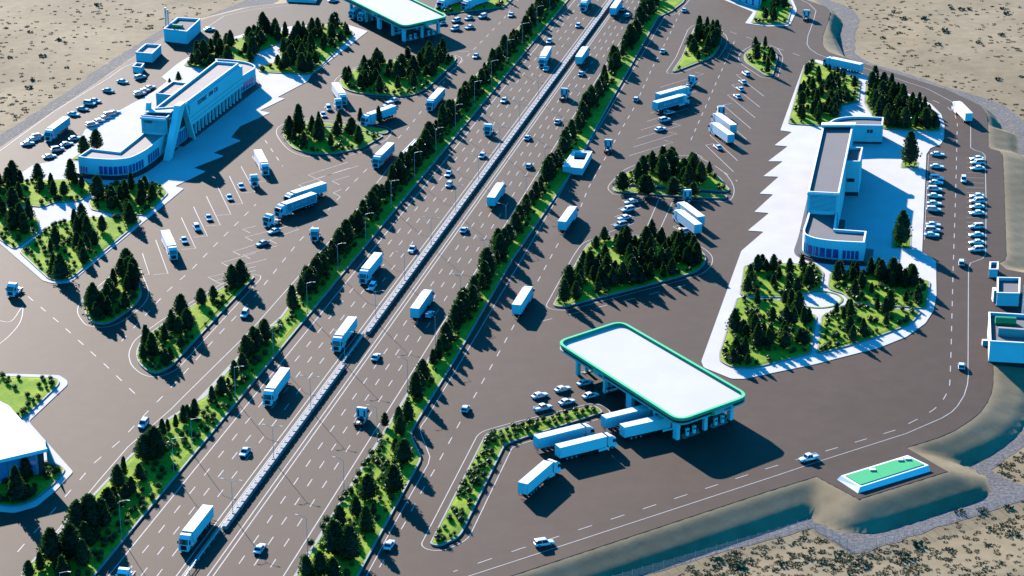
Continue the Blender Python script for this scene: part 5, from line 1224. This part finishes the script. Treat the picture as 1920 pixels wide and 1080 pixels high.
r, P_ = block('boiler_house', [(307, 53.5), (333, 32.5), (375.5, 35), (350, 58.5)], 5.4, 'pale boiler house with a green roof tank at upper left')
ga_, gb_ = Vector((*g2(323, 50, 4.6), 4.8)), Vector((*g2(342, 51.5, 4.6), 4.8)); MB().tube(ga_, gb_, .9, .9, 14).build('roof_tank', 'green_dark', r); at_root(r)
p = G(312.5, 66, 0); r = empty('chimney', p); MB().tube((0, 0, 0), (0, 0, 11.3), .4, .38, 10).build('flue', 'steel', r); MB().tube((.95, 0, 0), (.95, 0, 10.6), .32, .3, 10).build('flue', 'steel', r); MB().box(-.7, 1.5, -.6, .6, 0, .5).build('base', 'kerb', r)
tag(r, 'tall twin chimney rising beside the upper left boiler house', 'chimney')
r, P_ = block('utility_block', [(254.5, 97.5), (273, 82), (302, 83.5), (285, 100)], 3.8, 'pale open topped utility block below the upper left boiler house', roof='roof_beige'); at_root(r)
r, P_ = block('service_kiosk', [(248.5, 124), (255.5, 117.5), (270, 118.5), (264.5, 126)], 2.6, 'tiny pale kiosk beside the upper left utility block', cat='kiosk'); at_root(r)
# green covered tank
r = empty('water_tank', G(1656, 890)); O = ccw(W2([(1569.6, 899), (1702, 858), (1744, 884), (1608.5, 925)], 0)); T = ccw(W2([(1585, 891.5), (1701.5, 855.5), (1733, 870.5), (1613.5, 908.5)], 1.15))
mb = MB(); n = 4
mb.add([(x, y, 0) for x, y in O] + [(x, y, 1.0) for x, y in offset(T, .75)] + [(x, y, 1.0) for x, y in offset(T, -.0)] , [(i, (i + 1) % 4, 4 + (i + 1) % 4, 4 + i) for i in range(4)] + [(4 + i, 4 + (i + 1) % 4, 8 + (i + 1) % 4, 8 + i) for i in range(4)]).build('side_wall', 'white', r)
MB().prism(T, .7, 1.15).build('cover', 'green_cover', r)
a, b, c, d_ = [Vector(v) for v in T]
def tp(u, v): return (a.lerp(b, u)).lerp(d_.lerp(c, u), v)
for x, y in ((1636, 880.5), (1688, 862), (1702, 860)):
    q = Vector(g2(x, y, 1.3)); MB().box(q.x - .7, q.x + .7, q.y - .5, q.y + .5, 1.14, 1.5).build('hatch', 'white', r)
s0_, s1_ = [Vector(v) for v in W2([(1637, 876), (1654, 895)], 1.16)]; sm_ = MB(); ribbon(sm_, [s0_, s1_], .16, z=1.158); sm_.build('seam', 'green_dark', r)
at_root(r); tag(r, 'flat tank with a green cover and white sloped sides on the corner pad', 'tank')

# ------------------------------------------------------------------ wire fence on the gravel
fp = GP([(1130, 1100), (1204, 1079), (1440, 1010), (1513, 988), (1560, 1011), (1602, 1036), (1625, 1030), (1780, 980), (1920, 936), (2000, 911)], LOW)
r = empty('wire_fence', (*fp[1], LOW)); mesh_ = MB(); k = 0
P_ = [Vector(p) for p in fp]
for i in range(len(P_) - 1):
    a, b = P_[i], P_[i + 1]; L = (b - a).length; n = max(1, round(L / 2.9)); dd = (b - a).normalized(); nn_ = Vector((-dd.y, dd.x)) * .02
    for j in range(n):
        c = a.lerp(b, j / n); MB().tube((c.x, c.y, LOW), (c.x, c.y, LOW + 2.3), .045, .045, 6).build('post', 'pole', r)
    for z in np.arange(.1, 2.2, .21): mesh_.tube((*a, LOW + z), (*b, LOW + z), .011, .011, 3)
    for j in range(int(L / .42)):
        c = a + dd * (j * .42); mesh_.tube((c.x, c.y, LOW + .1), (c.x, c.y, LOW + 2.2), .009, .009, 3)
mesh_.build('wire_panel', 'pole', r, fix=False); at_root(r)
tag(r, 'light wire mesh fence on posts running along the gravel at bottom right', 'fence')
